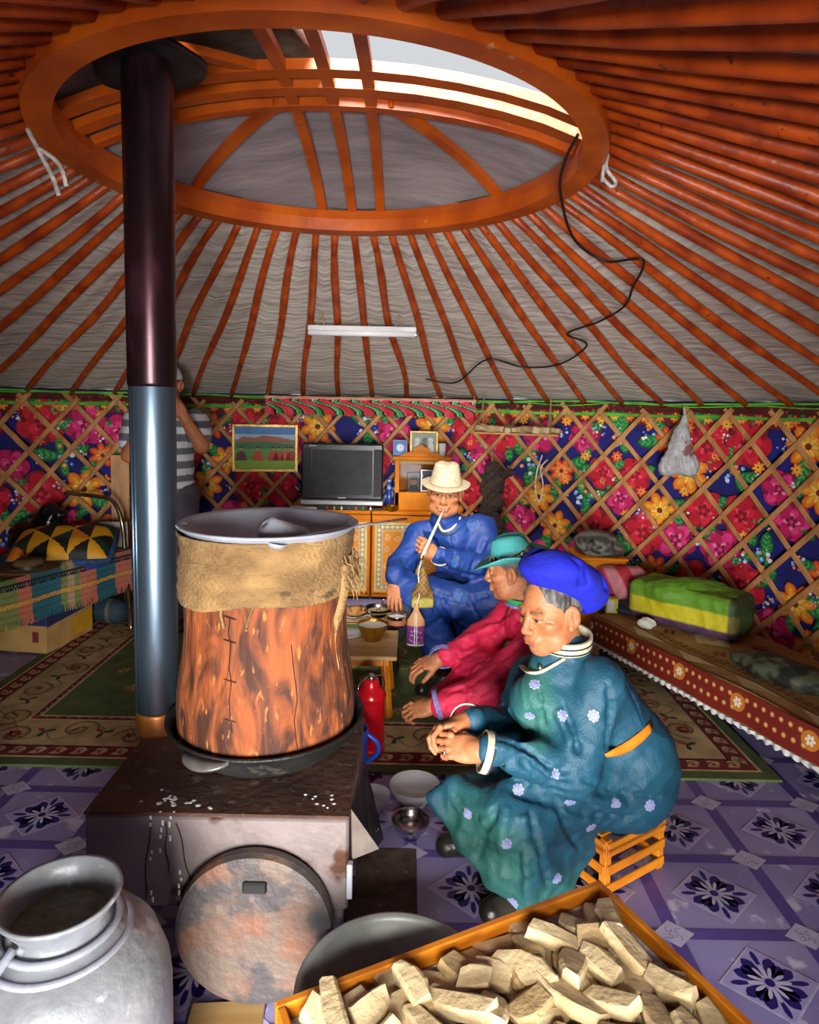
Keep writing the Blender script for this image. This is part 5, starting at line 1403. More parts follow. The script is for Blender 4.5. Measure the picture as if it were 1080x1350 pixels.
sash = [((797, 994), (799, 998)), ((812, 985), (814, 996)), ((828, 976), (832, 989)), ((842, 966), (846, 978)), ((852, 957), (857, 967)), ((857, 951), (860, 957))]
v = []; f = []
for a, b in sash: v += [tuple(snapc(*a, .006)), tuple(snapc(*b, .006))]
for i in range(len(sash) - 1): f.append((2 * i, 2 * i + 1, 2 * i + 3, 2 * i + 2))
MB().add(thick((v, f), .004)).build('sash', mat('orange_silk', S('#d87a1c'), None, rough=.4), pA, smooth=True)
# beret
m_beret = mat('blue_felt', S('#0616b4'), S('#04108c'), 12, rough=.85, bump=.4, bscale=120)
Mb = MA
bu = [ell((0, -.03, .108), (.118, .132, .062), .03, rot=np.array(Rx(.42).to_3x3())), ell((0, -.085, .062), (.1, .07, .07), .04), ell((0, -.01, .072), (.086, .1, .034), .02, rot=np.array(Rx(.3).to_3x3())), ell((.0, .04, .125), (.085, .08, .04), .03)]
bs = [ell((0, .0, .0), (.079, .098, .05), .01, 's'), cone((.02, .06, .165), (.01, -.04, .17), .014, .014, .03, 's'), cone((-.075, .0, .15), (-.10, .0, .11), .012, .012, .025, 's'), cone((-.05, -.08, .15), (-.09, -.09, .09), .012, .012, .025, 's')]
cloth('beret', tfp(bu + bs, Mb @ Matrix.Translation((0, -.006, -.004)) @ Rx(.26)), .003, S('#0a1ecf'), [], pA, lambda P: .0015 * wr(P, 25, 4), m_beret)
def hair(parent, M_, low=-.03, mt=None):
    U = [ell((0, -.014, .038), (.0785, .0985, .085), .01), ell((0, .05, -.05), (.1, .07, .12), .004, 's'), ell((0, .11, .05), (.1, .06, .12), .004, 's'), rbox((0, 0, low - .1), (.2, .2, .1), .01, .01, 's'), ell((.09, .0, 0), (.03, .02, .03), .004, 's'), ell((-.09, .0, 0), (.03, .02, .03), .004, 's')]
    return cloth('hair', tfp(U, M_), .003, (0, 0, 0), [], parent, lambda P: .0012 * wr(P, 90, 6), m_hair)
hair(pA, MA, -.045)
# boots
m_boot = mat('black_leather', S('#15130f'), S('#2e2a22'), 12, rough=.35, bump=.3, bscale=50)
def boot(parent, ank, toe, sole=.0, name='boot'):
    ank = Vector(ank); toe = Vector(toe); h = (ank - toe)
    U = [cone((ank.x, ank.y, .045), (toe.x, toe.y, .035), .045, .036, .03), cone((ank.x, ank.y, .04), tuple(ank), .045, .046, .03), rbox((0, 0, -.05), (9, 9, .05), .001, .004, 's')]
    U[-1] = rbox(((ank.x + toe.x) / 2, (ank.y + toe.y) / 2, sole - .1), (.3, .3, .1), .001, .004, 's')
    return cloth(name, U, .005, (0, 0, 0), [], parent, None, m_boot)
boot(pA, PZ(632, 1128, .0) + Vector((0, .02, .09)), PZ(588, 1128, .0) + Vector((0, 0, 0)))
boot(pA, (A['aN'].x + .01, A['aN'].y + .03, .14), (A['aN'].x - .1, A['aN'].y - .03, 0))
MB().add(tube([Vector((0, 0, 0)) + frame(A['wN'], (-1, .28, .02), (-.1, -.75, .6)) @ Vector((-.022 + .0105 * math.cos(a), .098, .0105 * math.sin(a) - .002)) for a in [k * PI / 6 for k in range(12)]], .0018, 5, closed=True)).build('finger_ring', m_steel, pA)
# ------------------------------------------------------------------ B: person in red robe and turquoise hat
RED = S('#e02652')
B = dict(hip=PY(735, 905, 2.95), sN=PY(722, 838, 2.72), sF=PY(690, 800, 3.02), eN=PY(648, 905, 2.68), eF=PY(640, 838, 2.98), wN=PY(572, 930, 2.66), wF=PY(580, 868, 2.84), neck=PY(700, 790, 2.88), kN=PY(640, 915, 2.7), kF=PY(640, 880, 3.0))
hc = PY(676, 752, 2.88)
MB_ = frame(hc, (-.93, .28, -.14), (-.1, 0, 1)) @ Matrix.Scale(1.1, 4)
hN = hand_mesh(B['wN'], (-1, 0, -.25), (-.2, -.5, .8), 1, (.5, .8, .5), .03, (.5, .4), 1.05, B['eN'])
hF = hand_mesh(B['wF'], (-1, -.1, -.35), (0, -.35, .9), -1, (.35, .6, .4), .05, (.5, .3), 1.05, B['eF'])
limbs = [cone(B['hip'], (B['sN'] + B['sF']) / 2, .1, .08, .05), cone(B['sN'], B['eN'], .045, .038), cone(B['sF'], B['eF'], .045, .038), cone(B['hip'], B['kN'], .08, .055), cone(B['hip'], B['kF'], .08, .055), cone((B['sN'] + B['sF']) / 2, hc + Vector((0, 0, -.08)), .06, .055, .03)]
pB = person('person', 'person in turquoise brimmed hat and crimson robe leaning forward behind blue beret man', MB_, [hN, hF], limbs)
sC = (B['sN'] + B['sF']) / 2
U = [ell(B['hip'], (.19, .2, .15), .06), cone(B['hip'] + Vector((0, 0, .1)), sC, .17, .13, .06), cone(B['sN'], B['sF'], .09, .085, .05), cone(B['neck'] + Vector((.02, 0, -.05)), B['neck'], .08, .055, .03),
     cone(B['sN'], B['eN'], .085, .075, .035), cone(B['eN'], B['wN'] + Vector((.03, 0, 0)), .075, .05, .03), cone(B['sF'], B['eF'], .08, .07, .035), cone(B['eF'], B['wF'] + Vector((.035, 0, .01)), .068, .045, .03),
     cone(B['hip'], B['kN'] + Vector((0, .12, .03)), .13, .1, .05), cone(B['hip'], B['kF'], .12, .09, .05), cone(B['kN'] + Vector((.0, .12, .03)), PY(580, 920, 2.85), .09, .05, .05),
     cone((B['hip'].x, B['hip'].y, .14), (B['hip'].x, B['hip'].y + .05, .05), .19, .2, .05), cone(B['kF'], (B['kF'].x + .05, B['kF'].y, .08), .09, .08, .05)]
LB = [(.007, ((690, 815), (650, 838), (610, 855))), (-.007, ((680, 812), (645, 828), (605, 845))), (.006, ((640, 845), (620, 862), (600, 868))), (.007, ((685, 850), (640, 890), (590, 915))), (-.007, ((676, 850), (632, 880), (590, 900))), (.006, ((660, 900), (620, 925), (585, 935))), (.006, ((610, 905), (618, 925), (612, 940))), (.005, ((585, 910), (592, 925), (590, 940))), (.006, ((650, 870), (668, 882), (676, 895)))]
dB = folded('robe', U, .0065, RED, [(ell(PY(700, 800, 2.9), (.1, .2, .04)), S('#5c3c8c'), .02, .0)], pB, lambda P: .012 * ridged(P, 8, 3, (1.3, 1, 1)) + .006 * ridged(P, 20, 5), LB)
m_purp = mat('purple_braid', S('#6a4a98'), S('#8a94c0'), 90, rough=.7); m_gbraid = mat('green_braid', S('#2c9a5c'), None, rough=.7)
for w_, e_ in (('wN', 'eN'), ('wF', 'eF')):
    d = (B[e_] - B[w_]).normalized(); ringband(B[w_] + d * .018, d, .058, .02, 'cuff', m_purp, pB, t=.004)
ncb = PY(692, 790, 2.86)
ringband(ncb, (.3, 0, 1), .075, .022, 'collar', m_gbraid, pB, t=.006); ringband(ncb + Vector((0, 0, -.016)), (.3, 0, 1), .082, .012, 'collar_trim', m_purp, pB, t=.006)
hair(pB, MB_, -.07)
def brimhat(name, M_, R_, rc, hcr, m_, band_m, parent, z0=.06, tilt=0, roll=.02, crease=.02, sideup=.03):
    t = link(name, None, parent)
    prof_b = lambda u, v: None
    def brim(u, v):
        a = 2 * PI * u; r = rc + (R_ - rc) * v
        z = z0 + sideup * v ** 2 * (abs(math.cos(a)) ** 1.5) - roll * v ** 2 * (abs(math.sin(a))) 
        return (r * .93 * math.cos(a), r * 1.08 * math.sin(a) - .01, z)
    g = thick(grid(brim, 64, 10, True), .004)
    mb = MB().add(g, M_)
    def crown(u, v):
        a = 2 * PI * u
        if v < .7: q = v / .7; r = rc * (1.0 - .16 * q - .06 * q * q); z = z0 + hcr * q
        else: q = (v - .7) / .3; r = rc * .78 * math.cos(q * PI / 2) + .0001; z = z0 + hcr + .022 * math.sin(q * PI / 2)
        x, y = r * .93 * math.cos(a), r * 1.08 * math.sin(a) - .01
        tt = max(0, (z - z0) / hcr)
        z -= crease * math.exp(-(x / .02) ** 2) * max(0, tt - .6) * 2.2
        if y > .03: x *= 1 - .2 * tt * (y / rc)
        return (x, y, z)
    mb.add(grid(crown, 64, 26, True), M_)
    o = mb.build('felt', m_, t, smooth=True)
    b = lathe([(rc + .001, z0 + .004), (rc + .004, z0 + .005), (rc - .002, z0 + .026), (rc - .005, z0 + .026)], 64)
    b = (np.array(b[0]) * np.array([.93, 1.08, 1]) + np.array([0, -.01, 0]), [f for f in b[1] if len(f) == 4])
    MB().add(b, M_).build('hat_band', band_m, t)
    return t
m_turq = mat('turquoise_felt', S('#4fb0ac'), S('#3c9a9c'), 10, rough=.8, bump=.2, bscale=90)
m_bandbw = mat('beaded_band', S('#d8d4c4'), S('#14110e'), 70, rough=.5, lo=.47, hi=.53)
brimhat('brimmed_hat', MB_ @ Rx(-.12), .155, .083, .08, m_turq, m_bandbw, pB, .05, sideup=.035)
boot(pB, PZ(640, 960, 0) + Vector((.05, 0, .1)), PZ(605, 965, 0), 0.013)
# ------------------------------------------------------------------ C: man in blue robe smoking
BLU0, BLUD = S('#0e357c'), S('#0e2c66')
Cc = dict(hip=PY(612, 775, 4.05), sR=PY(556, 706, 4.0), sL=PY(634, 700, 4.0), eR=PY(528, 748, 3.85), eL=PY(648, 752, 3.82), wR=PY(521, 768, 3.66), wL=PY(574, 732, 3.68), kR=PY(548, 785, 3.68), kL=PY(648, 800, 3.68))
hc = PY(587, 649, 3.92)
MC = frame(hc, (-.12, -1, -.1), (.05, 0, 1)) @ Matrix.Scale(1.2, 4)
hR = hand_mesh(Cc['wR'], (-.02, -.55, -.8), (-.2, -.8, .5), -1, (.3, .5, .4), .06, (.6, .3), 1.15, Cc['eR'])
hL = hand_mesh(Cc['wL'], (-.75, -.35, .55), (.2, -.9, .0), 1, (1.1, 1.2, .6), .02, (.3, .3), 1.15, Cc['eL'])
limbs = [cone(Cc['hip'], (Cc['sR'] + Cc['sL']) / 2 + Vector((0, .02, -.05)), .1, .08, .05), cone(Cc['sR'], Cc['eR'], .045, .038), cone(Cc['sL'], Cc['eL'], .045, .038), cone(Cc['hip'], Cc['kR'], .08, .055), cone(Cc['hip'], Cc['kL'], .08, .055), cone((Cc['sR'] + Cc['sL']) / 2, hc + Vector((0, 0, -.08)), .06, .055, .03)]
pC = person('person', 'elderly man in cream fedora and royal blue robe smoking a long pipe', MC, [hR, hL], limbs)
sC = (Cc['sR'] + Cc['sL']) / 2
U = [ell(Cc['hip'] + Vector((0, -.02, -.02)), (.22, .19, .16), .06), cone(Cc['hip'] + Vector((0, 0, .08)), sC + Vector((0, 0, -.04)), .175, .13, .06), cone(Cc['sR'], Cc['sL'], .085, .09, .05), cone(sC, hc + Vector((0, .03, -.165)), .12, .08, .03),
     cone(Cc['sR'], Cc['eR'], .088, .078, .035), cone(Cc['eR'], Cc['wR'] + Vector((0, .02, .03)), .078, .06, .03), cone(Cc['sL'], Cc['eL'], .095, .09, .035), cone(Cc['eL'], Cc['wL'] + Vector((.03, .01, -.015)), .09, .058, .03),
     cone(Cc['hip'], Cc['kR'], .13, .1, .05), cone(Cc['hip'], Cc['kL'], .13, .12, .05), cone(Cc['kR'], Cc['kL'], .09, .11, .06),
     cone(Cc['kL'] + Vector((-.02, 0, -.03)), (Cc['kL'].x - .06, 3.72, .14), .13, .1, .05), cone(Cc['kR'] + Vector((.06, 0, -.03)), (Cc['kR'].x + .14, 3.72, .12), .1, .1, .05), cone((Cc['hip'].x, 4.0, .3), (Cc['hip'].x + .03, 3.98, .13), .2, .16, .05),
     rbox((.3, 3.8, -.02), (.6, .6, .1), .001, .02, 's')]
m_blucl = mat('blue_silk', None, (.86, .86, .9), 20, rough=.58, vcol=True, bump=.2, bscale=120)
LC = [(.009, ((560, 700), (575, 720), (585, 745))), (.009, ((640, 715), (628, 735), (620, 755))), (-.009, ((648, 712), (640, 735), (634, 755))), (.009, ((585, 745), (610, 757), (640, 760))), (.008, ((535, 745), (545, 735), (556, 728))), (.01, ((560, 775), (600, 790), (640, 785))), (.01, ((570, 800), (590, 825), (600, 845))), (-.01, ((585, 795), (606, 820), (616, 840))), (.008, ((620, 795), (632, 815), (636, 830))), (.008, ((596, 705), (600, 730), (598, 745)))]
dC = folded('robe', U, .007, BLU0, [(ell(PY(600, 765, 3.75), (.25, .3, .04)), BLUD, .04, .6)], pC, lambda P: .014 * ridged(P, 7, 7, (1.2, 1, 1)) + .006 * ridged(P, 17, 8), LC, m_blucl)
snap_medals(dC, [(624, 692), (602, 744), (608, 784), (642, 742), (532, 742)], dC, .058, (S('#0c2c66'), S('#1c4a90')), 'woven_medallion')
for w_, e_ in (('wR', 'eR'), ('wL', 'eL')):
    d = (Cc[e_] - Cc[w_]).normalized(); ringband(Cc[w_] + d * .03, d, .05 if w_ == 'wR' else .054, .012, 'cuff', m_cream, pC, t=.004)
for s_, pts in ((1, ((578, 690), (584, 700), (596, 697), (607, 682))), (2, ((574, 684), (582, 704), (600, 702), (612, 684)))):
    bvC = BVHTree.FromPolygons([v_.co[:] for v_ in dC.data.vertices], [tuple(p.vertices) for p in dC.data.polygons])
    MB().add(tube(smooth([snapc(*p, .004, bvC, 3.85) for p in pts], 5), .008 if s_ == 1 else .005, 6)).build('collar', m_cream if s_ == 1 else m_dkline, pC, smooth=True)
hair(pC, MC, -.05)
m_fed = mat('cream_felt', S('#b8aa8e'), S('#a0927a'), 60, rough=.85, bump=.5, bscale=110)
brimhat('fedora', MC @ Rx(-.05), .130, .084, .088, m_fed, mat('cream_band', S('#a8987c'), None, rough=.8), pC, .045, sideup=.004, roll=.006, crease=.006)
m_trou = mat('dark_trousers', S('#2c3038'), S('#1c1e24'), 12, rough=.8)
ft = PZ(556, 912, .013)
cloth('trousers', [cone(Cc['kR'] + Vector((-.03, -.02, -.02)), PY(520, 835, 3.6), .075, .055, .02), cone(Cc['kL'] + Vector((-.12, 0, -.2)), PY(600, 880, 3.62), .06, .05, .02)], .008, (0, 0, 0), [], pC, None, m_trou)
fR = PY(515, 835, 3.6)
boot(pC, (fR.x, fR.y, .14), (fR.x - .02, fR.y - .14, 0), .013); 
boot(pC, (ft.x + .12, ft.y + .05, .12), (ft.x, ft.y - .02, 0), .013)
# low stool under him
t = thing('low_stool', 'dark wooden stool hidden under the man in blue robe', 'stool', (Cc['hip'].x, 4.1, .013))
MB().add(box(.34, .3, .025, .004, (0, 0, .2))).build('seat', m_wood, t)
for sx in (-1, 1):
    for sy in (-1, 1): MB().add(box(.035, .035, .19, .003, (sx * .13, sy * .11, .095))).build('leg', m_wood, t)
t = thing('low_stool', 'small plain stool hidden under the person in crimson robe', 'stool', (B['hip'].x, B['hip'].y + .02, .013))
MB().add(box(.3, .28, .025, .004, (0, 0, .1))).build('seat', m_wood, t)
for sx in (-1, 1):
    for sy in (-1, 1): MB().add(box(.035, .035, .09, .003, (sx * .11, sy * .1, .045))).build('leg', m_wood, t)
# pipe and pouches
mo = MC @ Vector((-.004, .1, -.064)); hp = PY(562, 722, 3.58)
t = thing('smoking_pipe', 'long white stemmed pipe held to the mouth of man in blue', 'pipe', tuple(mo))
MB().add(tube([(0, 0, 0), (hp - mo) * .5, (hp - mo) * 1.25], [.006, .0085, .008], 8)).build('stem', mat('bone_stem', S('#d8d0c0'), S('#b0a48c'), 30, rough=.4), t, smooth=True)
e_ = (hp - mo) * 1.25
MB().add(lathe([(.0001, -.012), (.011, -.01), (.013, .014), (.01, .014), (.008, -.004), (.0001, -.004)], 14), T(e_)).build('pipe_bowl', m_brass, t, smooth=True)
pt_ = PY(549, 800, 3.5)
t = thing('tobacco_pouch', 'purple patterned tobacco pouch with pale top hanging on white cord', 'pouch', tuple(pt_))
MB().add(tube(smooth([hp - pt_ + Vector((0, 0, -.02)), (hp - pt_) * .6 + Vector((-.02, 0, 0)), (hp - pt_) * .25 + Vector((.005, 0, 0)), Vector((0, 0, 0))], 6), .004, 6)).build('cord', m_wrope, t)
def pouch(zs): 
    v, f = lathe([(.0001, .01), (.012, .005), (.016, -.02), (.03, -.045), (.046, -.07), (.05, -.1), (.05, -.2), (.046, -.21), (.0001, -.212)], 28); v = np.array(v); v[:, 1] *= .5; return v, f
vp, fp = pouch(0)
mb = MB(); mb.add((vp, fp))
for i, q in enumerate(mb.f):
    z = vp[list(q)][:, 2].mean(); mb.c[i] = S('#b88a58') if z > -.09 else (S('#ddd4d4') if z > -.105 or -.2 > z else S('#6a2c70'))
pch = mb.build('pouch_bag', m_vc, t, smooth=True)
pr = Print()
for x in (-.012, .004): pr.rect(x, -.2, x + .005, -.02, S('#e8e0e0'), 2)
pr.rect(-.05, -.112, .05, -.104, S('#e4dcdc'), 1); pr.rect(-.05, -.2, .05, -.192, S('#e4dcdc'), 1)
for k in range(5):
    for j in range(3): pr.petal(-.036 + k * .018, -.13 - j * .026, k + j, 0, .014, .008, S('#b48ac0'), 1)
pr.mb(lambda x, z, L: (x * .8, -.0265 + x * x * 6 * .8 - .0004 * L, z) if z < -.08 else (x * .5, -.026 * max(.3, 1 + (z + .08) * 12) , z)).build('pouch_pattern', m_vc, pch)
pg = PY(558, 752, 3.55)
t = thing('brocade_pouch', 'golden brown brocade pouch hanging beside the blue robe', 'pouch', tuple(pg))
cloth('pouch_bag', [cone((0, 0, 0), (0, 0, -.1), .018, .04, .02), rbox((0, 0, -.16), (.06, .022, .045), .01, .03)], .004, S('#5c3c1c'), [(ell((0, 0, -.18), (.08, .06, .04)), S('#a8a048'), .01, .8), (lambda P: .3 * np.sin(P[:, 0] * 260) * np.sin(P[:, 2] * 230), S('#c9a23c'), .3, .3)], t, lambda P: .003 * wr(P, 40, 9))
# ------------------------------------------------------------------ D: photographer standing behind the stove pipe
DX, DY = PY(221, 600, 4.35).x, 4.35
def dz(py): return PY(230, py, DY).z
hc = Vector((PY(222, 508, DY).x, DY, dz(508)))
MD = frame(hc, (-.15, -1, 0), (0, 0, 1)) @ Matrix.Scale(1.05, 4)
D = dict(sR=Vector((DX - .2, DY, dz(556))), sL=Vector((DX + .19, DY, dz(556))), eL=PY(266, 588, 4.15), wL=PY(241, 548, 4.05), eR=PY(170, 600, 4.2), wR=PY(192, 548, 4.05), hip=Vector((DX, DY, dz(650))))
hL = hand_mesh(D['wL'], (-.5, -.1, .8), (-.2, 1, .2), 1, (.8, 1., .6), .02, (.3, .3), 1.1, D['eL']); hR = hand_mesh(D['wR'], (.5, -.1, .8), (.2, 1, .2), -1, (.8, 1., .6), .02, (.3, .3), 1.1, D['eR'])
limbs = [cone(D['sL'], D['eL'], .05, .045, .02), cone(D['eL'], D['wL'], .046, .032, .02), cone(D['sR'], D['eR'], .05, .045, .02), cone(D['eR'], D['wR'], .046, .032, .02), cone(D['hip'], (D['sL'] + D['sR']) / 2, .12, .12, .05), cone((D['sL'] + D['sR']) / 2, hc + Vector((0, .01, -.08)), .07, .055, .04), cone(D['hip'] + Vector((-.09, 0, -.05)), (DX - .1, DY, .1), .08, .05, .03), cone(D['hip'] + Vector((.09, 0, -.05)), (DX + .1, DY, .1), .08, .05, .03)]
pD = person('person', 'person in grey striped shirt standing half hidden behind the stove pipe', MD, [hL, hR], limbs)
m_strip = mat('striped_knit', None, (.85, .85, .88), 30, rough=.85, vcol=True)
z0 = D['hip'].z
def strp(P):
    return .02 * np.where(((P[:, 2] - z0) * 11.5) % 1 < .52, -1, 1)
shirtU = [cone(D['hip'] + Vector((0, 0, .02)), (D['sL'] + D['sR']) / 2 + Vector((0, 0, -.06)), .165, .17, .06), cone(D['sL'] + Vector((-.02, 0, -.02)), D['sR'] + Vector((.02, 0, -.02)), .085, .085, .05), cone(D['sL'], D['sL'] + (D['eL'] - D['sL']) * .6, .085, .08, .03), cone(D['sR'], D['sR'] + (D['eR'] - D['sR']) * .6, .085, .08, .03), rbox(D['hip'] + Vector((0, 0, -.17)), (.4, .4, .14), .001, .01, 's')]
cloth('striped_shirt', shirtU, .007, S('#c4c6cc'), [(strp, S('#5c6068'), .004, 1)], pD, lambda P: .003 * wr(P, 18, 5), m_strip)
cloth('trousers', [cone(D['hip'] + Vector((-.06, 0, -.02)), (DX - .1, DY, .06), .14, .075, .04), cone(D['hip'] + Vector((.06, 0, -.02)), (DX + .1, DY, .06), .14, .075, .04)], .009, (0, 0, 0), [], pD, lambda P: .004 * wr(P, 12, 2), mat('plum_trousers', S('#4a4250'), S('#3a3440'), 10, rough=.9))
for s_ in (-1, 1): boot(pD, (DX + s_ * .1, DY, .1), (DX + s_ * .12, DY - .14, 0), .013)
hair(pD, MD, -.06)
mb = MB(); mb.add(lathe([(.083, .035), (.086, .05), (.07, .1), (.03, .125), (.0001, .128)], 32), MD); mb.build('cap', mat('grey_cap', S('#b8bac4'), None, rough=.8), pD, smooth=True)
t = thing('camera', 'black camera held up to the face of striped shirt person', 'camera', tuple((D['wL'] + D['wR']) / 2 + Vector((-.0, .0, .07))))
MB().add(box(.13, .06, .09, .01)).build('camera_body', m_black, t); MB().add(lathe([(.0001, 0), (.035, 0), (.035, .07), (.03, .07), (.028, .06), (.0001, .06)], 24), T((0, -.03, 0), (PI / 2, 0, 0))).build('lens', m_black, t, smooth=True)
link('camera_strap', MB().add(tube(smooth([D['wR'] + Vector((0, .02, 0)), D['wR'] + Vector((-.05, .0, -.2)), D['sR'] + Vector((-.0, -.1, -.35)), D['sR'] + Vector((.03, -.16, -.1)), D['sR'] + Vector((.08, -.09, .08))], 5), .012, 6, flat=.3)).mesh('camera_strap', m_black, True), None, 'black strap hanging from the camera at left of stove pipe', 'strap')
# ================================================================== SIDES OF THE TENT
# left bed
E0, E1 = Vector((-2.36, 3.12, 0)), Vector((-1.84, 4.42, 0)); bd = (E1 - E0); BL = bd.length; bd.normalize(); bn = Vector((-bd.y, bd.x, 0)); BW = .62; BT = .5
Mbed = Matrix((bd, bn, Vector((0, 0, 1)))).transposed().to_4x4(); Mbed.translation = E0
t = link('bed', None, None, 'low metal framed bed against the left wall under striped blanket', 'bed'); t.matrix_world = Mbed
mb = MB(); mb.add(grid(lambda u, v: (u * BL, (v) * BW, 0), 2, 2)) if False else None
MB().add(box(BL, BW - .04, .14, .03, (BL / 2, BW / 2, BT - .085))).build('mattress', mat('mattress_grey', S('#8a8a92'), S('#6a6a74'), 10, rough=.9), t)
MB().add(box(BL, BW - .02, .03, .004, (BL / 2, BW / 2, BT - .17))).build('base_frame', m_black, t)
for x in (.04, BL - .04):
    for y in (.05, BW - .05): MB().add(box(.04, .04, BT - .18, .003, (x, y, (BT - .18) / 2 + .0))).build('leg', m_black, t)
m_tube = mat('chrome_tube', S('#b09a80'), S('#6a5a4c'), 9, rough=.25, metal=.9)
iM = Mbed.inverted()
fp_ = [PZ(173, 832, .014), PY(166, 745, 4.42), PY(161, 690, 4.44), PY(150, 662, 4.46), PY(132, 655, 4.5), PY(86, 650, 4.6)]
MB().add(tube([iM @ p for p in smooth(fp_, 6)], .014, 10)).build('end_rail', m_tube, t, smooth=True)
MB().add(tube([iM @ p for p in (PY(137, 690, 4.52), PY(140, 725, 4.52))], .007, 8)).build('rail_bar', m_tube, t, smooth=True)
MB().add(hull([iM @ PY(*p) for p in ((130, 688, 4.5), (168, 688, 4.5), (170, 745, 4.5), (132, 735, 4.5), (130, 688, 4.56), (168, 688, 4.56), (170, 745, 4.56), (132, 735, 4.56))])).build('end_panel', mat('pale_panel', S('#a8a4a0'), S('#8c8884'), 6, rough=.7), t)
# blanket
def blk(u, v):
    x = u * BL * 1.0 - .01; s_ = v * (.5 + .24)
    wav = .012 * math.sin(x * 14) * 1
    if s_ < .5: y = .5 - s_ + .0; z = BT + .012 + .012 * math.sin(x * 9 + s_ * 12) + .006 * math.sin(x * 23)
    else:
        q = (s_ - .5); r = .03; y = -.0 - .012 - wav * min(1, q * 6); z = BT + .012 - q
        if q < .03: y = -.012 * (q / .03) ; z = BT + .012 - q * .4
    return (x, y, z)
NB, MV = 260, 60
g = grid(blk, NB, MV); gv = np.array(g[0]); mb = MB(); mb.add(g)
cs = {'t': S('#2c6a78'), 'p': S('#c8745c'), 'g': S('#7c8a4c'), 'w': S('#b89880'), 'd': S('#1c4854'), 'k': S('#1a2024')}
seq = 'ttttppptttgggpptttttgwgppp'
for i, q in enumerate(mb.f):
    a = q[0]; u = (a % (NB + 1)) / NB; v = (a // (NB + 1)) / MV
    k = seq[int(u * 1.3 * len(seq)) % len(seq)]; c = cs[k]
    row = (v * 40) % 2
    if .70 < v < .76 or .86 < v < .90:
        ph = (u * 90) % 1; zz = abs(ph - .5) * 2; vv = ((v - .70) / .06 if v < .8 else (v - .86) / .04)
        if abs(vv - zz) < .28 or abs(vv - (1 - zz)) < .28: c = cs['k'] if v < .8 else S('#d8a040')
    elif int(v * MV) % 3 == 0: c = tuple(x * .8 for x in c)
    mb.c[i] = c
bk = link('striped_blanket', None, None, 'teal coral and green striped woven blanket with fringe on left bed', 'blanket'); bk.matrix_world = Mbed
mb.build('blanket_cloth', mat('woven_print', None, (.8, .8, .8), 60, rough=.9, vcol=True, bump=.6, bscale=60), bk, smooth=True)
mb = MB(); rn = random.Random(6)
for k in range(150):
    x = k / 149 * BL; zb = BT + .012 - .24; yb = -.012 - .012 * math.sin(x * 14)
    c = cs[seq[int(x / BL * 1.3 * len(seq)) % len(seq)]]
    n0 = mb.n; v, f = tube([(x, yb, zb + .004), (x + rn.uniform(-.006, .006), yb - rn.uniform(0, .006), zb - .02), (x + rn.uniform(-.01, .01), yb - rn.uniform(0, .008), zb - .042)], [.0045, .004, .002], 4); mb.add((v, f), None, c)
mb.build('fringe', m_vc, bk, kind='stuff')
# triangle pillow
pc_ = PY(84, 706, 4.12)
t = link('patchwork_cushion', None, None, 'yellow and black triangle patchwork cushion with blue edge on left bed', 'cushion'); t.location = (pc_.x, pc_.y, BT + .085); t.rotation_euler = (.32, 0, .25)
def cush(u, v):
    x, y = (u - .5), (v - .5); b = max(0, (1 - (2 * x) ** 4) * (1 - (2 * y) ** 4)); return (x * .56, y * .36, .0 + .085 * b ** .6)
g = grid(cush, 60, 48); mb = MB().add(g)
for i, q in enumerate(mb.f):
    a = q[0]; u = (a % 61) / 60; v = (a // 61) / 48
    p_, r_ = u * 5.0, v * 3.0; fx, fy = p_ % 1, r_ % 1
    up = (fx > fy) if (int(p_) + int(r_)) % 2 else (fx + fy > 1)
    cc_ = (S('#e0a010'), S('#0e1410'))[int(up)]
    if not up and (int(p_) * 3 + int(r_)) % 5 == 0: cc_ = S('#d87814')
    if up and (int(p_) + 2 * int(r_)) % 4 == 0: cc_ = S('#10382a')
    mb.c[i] = cc_
mb.build('patchwork_top', m_vc, t, smooth=True)
MB().add(tube([(x, y, .0) for x, y in ((-.28, -.18), (0, -.185), (.28, -.18), (.285, 0), (.28, .18), (0, .185), (-.28, .18), (-.285, 0))], .022, 8, closed=True), T((0, 0, -.02))).build('blue_edge', mat('blue_denim', S('#28507c'), S('#1c3858'), 30, rough=.9), t, smooth=True)
MB().add(grid(lambda u, v: (lambda p: (p[0], p[1], -p[2] - .04))(cush(u, v)), 16, 12)).build('cushion_back', m_blue, t, smooth=True)
# brown hat on bed
hp_ = PY(36, 728, 3.66)
t = link('straw_hat', None, None, 'flat brown brimmed hat lying on the striped blanket', 'hat'); t.location = (hp_.x, hp_.y, BT + .035)
MB().add(lathe([(.075, .02), (.12, .012), (.16, .018), (.162, .022), (.12, .018), (.078, .026), (.076, .05), (.06, .07), (.0001, .066)], 48, .02)).build('felt', mat('brown_hat', S('#6e5230'), S('#54401f'), 10, rough=.8), t, smooth=True)
MB().add(lathe([(.078, .024), (.081, .024), (.079, .042), (.076, .042)], 40)).build('hat_band', m_black, t)
# black bag
bp_ = PY(60, 672, 4.3)
m_plas = mat('black_plastic', S('#0a0a0c'), None, rough=.22, bump=1, bscale=14)
o = cloth('black_bag', [cone((0, 0, .02), (.03, 0, .2), .14, .05, .05), ell((-.1, 0, .03), (.14, .12, .1), .05), cone((.03, 0, .18), (.12, 0, .17), .05, .03, .04)], .01, (0, 0, 0), [], None, lambda P: .012 * wr(P, 16, 3), m_plas)
o['label'] = 'glossy black plastic bag piled at the back of left bed'; o['category'] = 'bag'; o.location = (bp_.x, bp_.y, BT + .08)
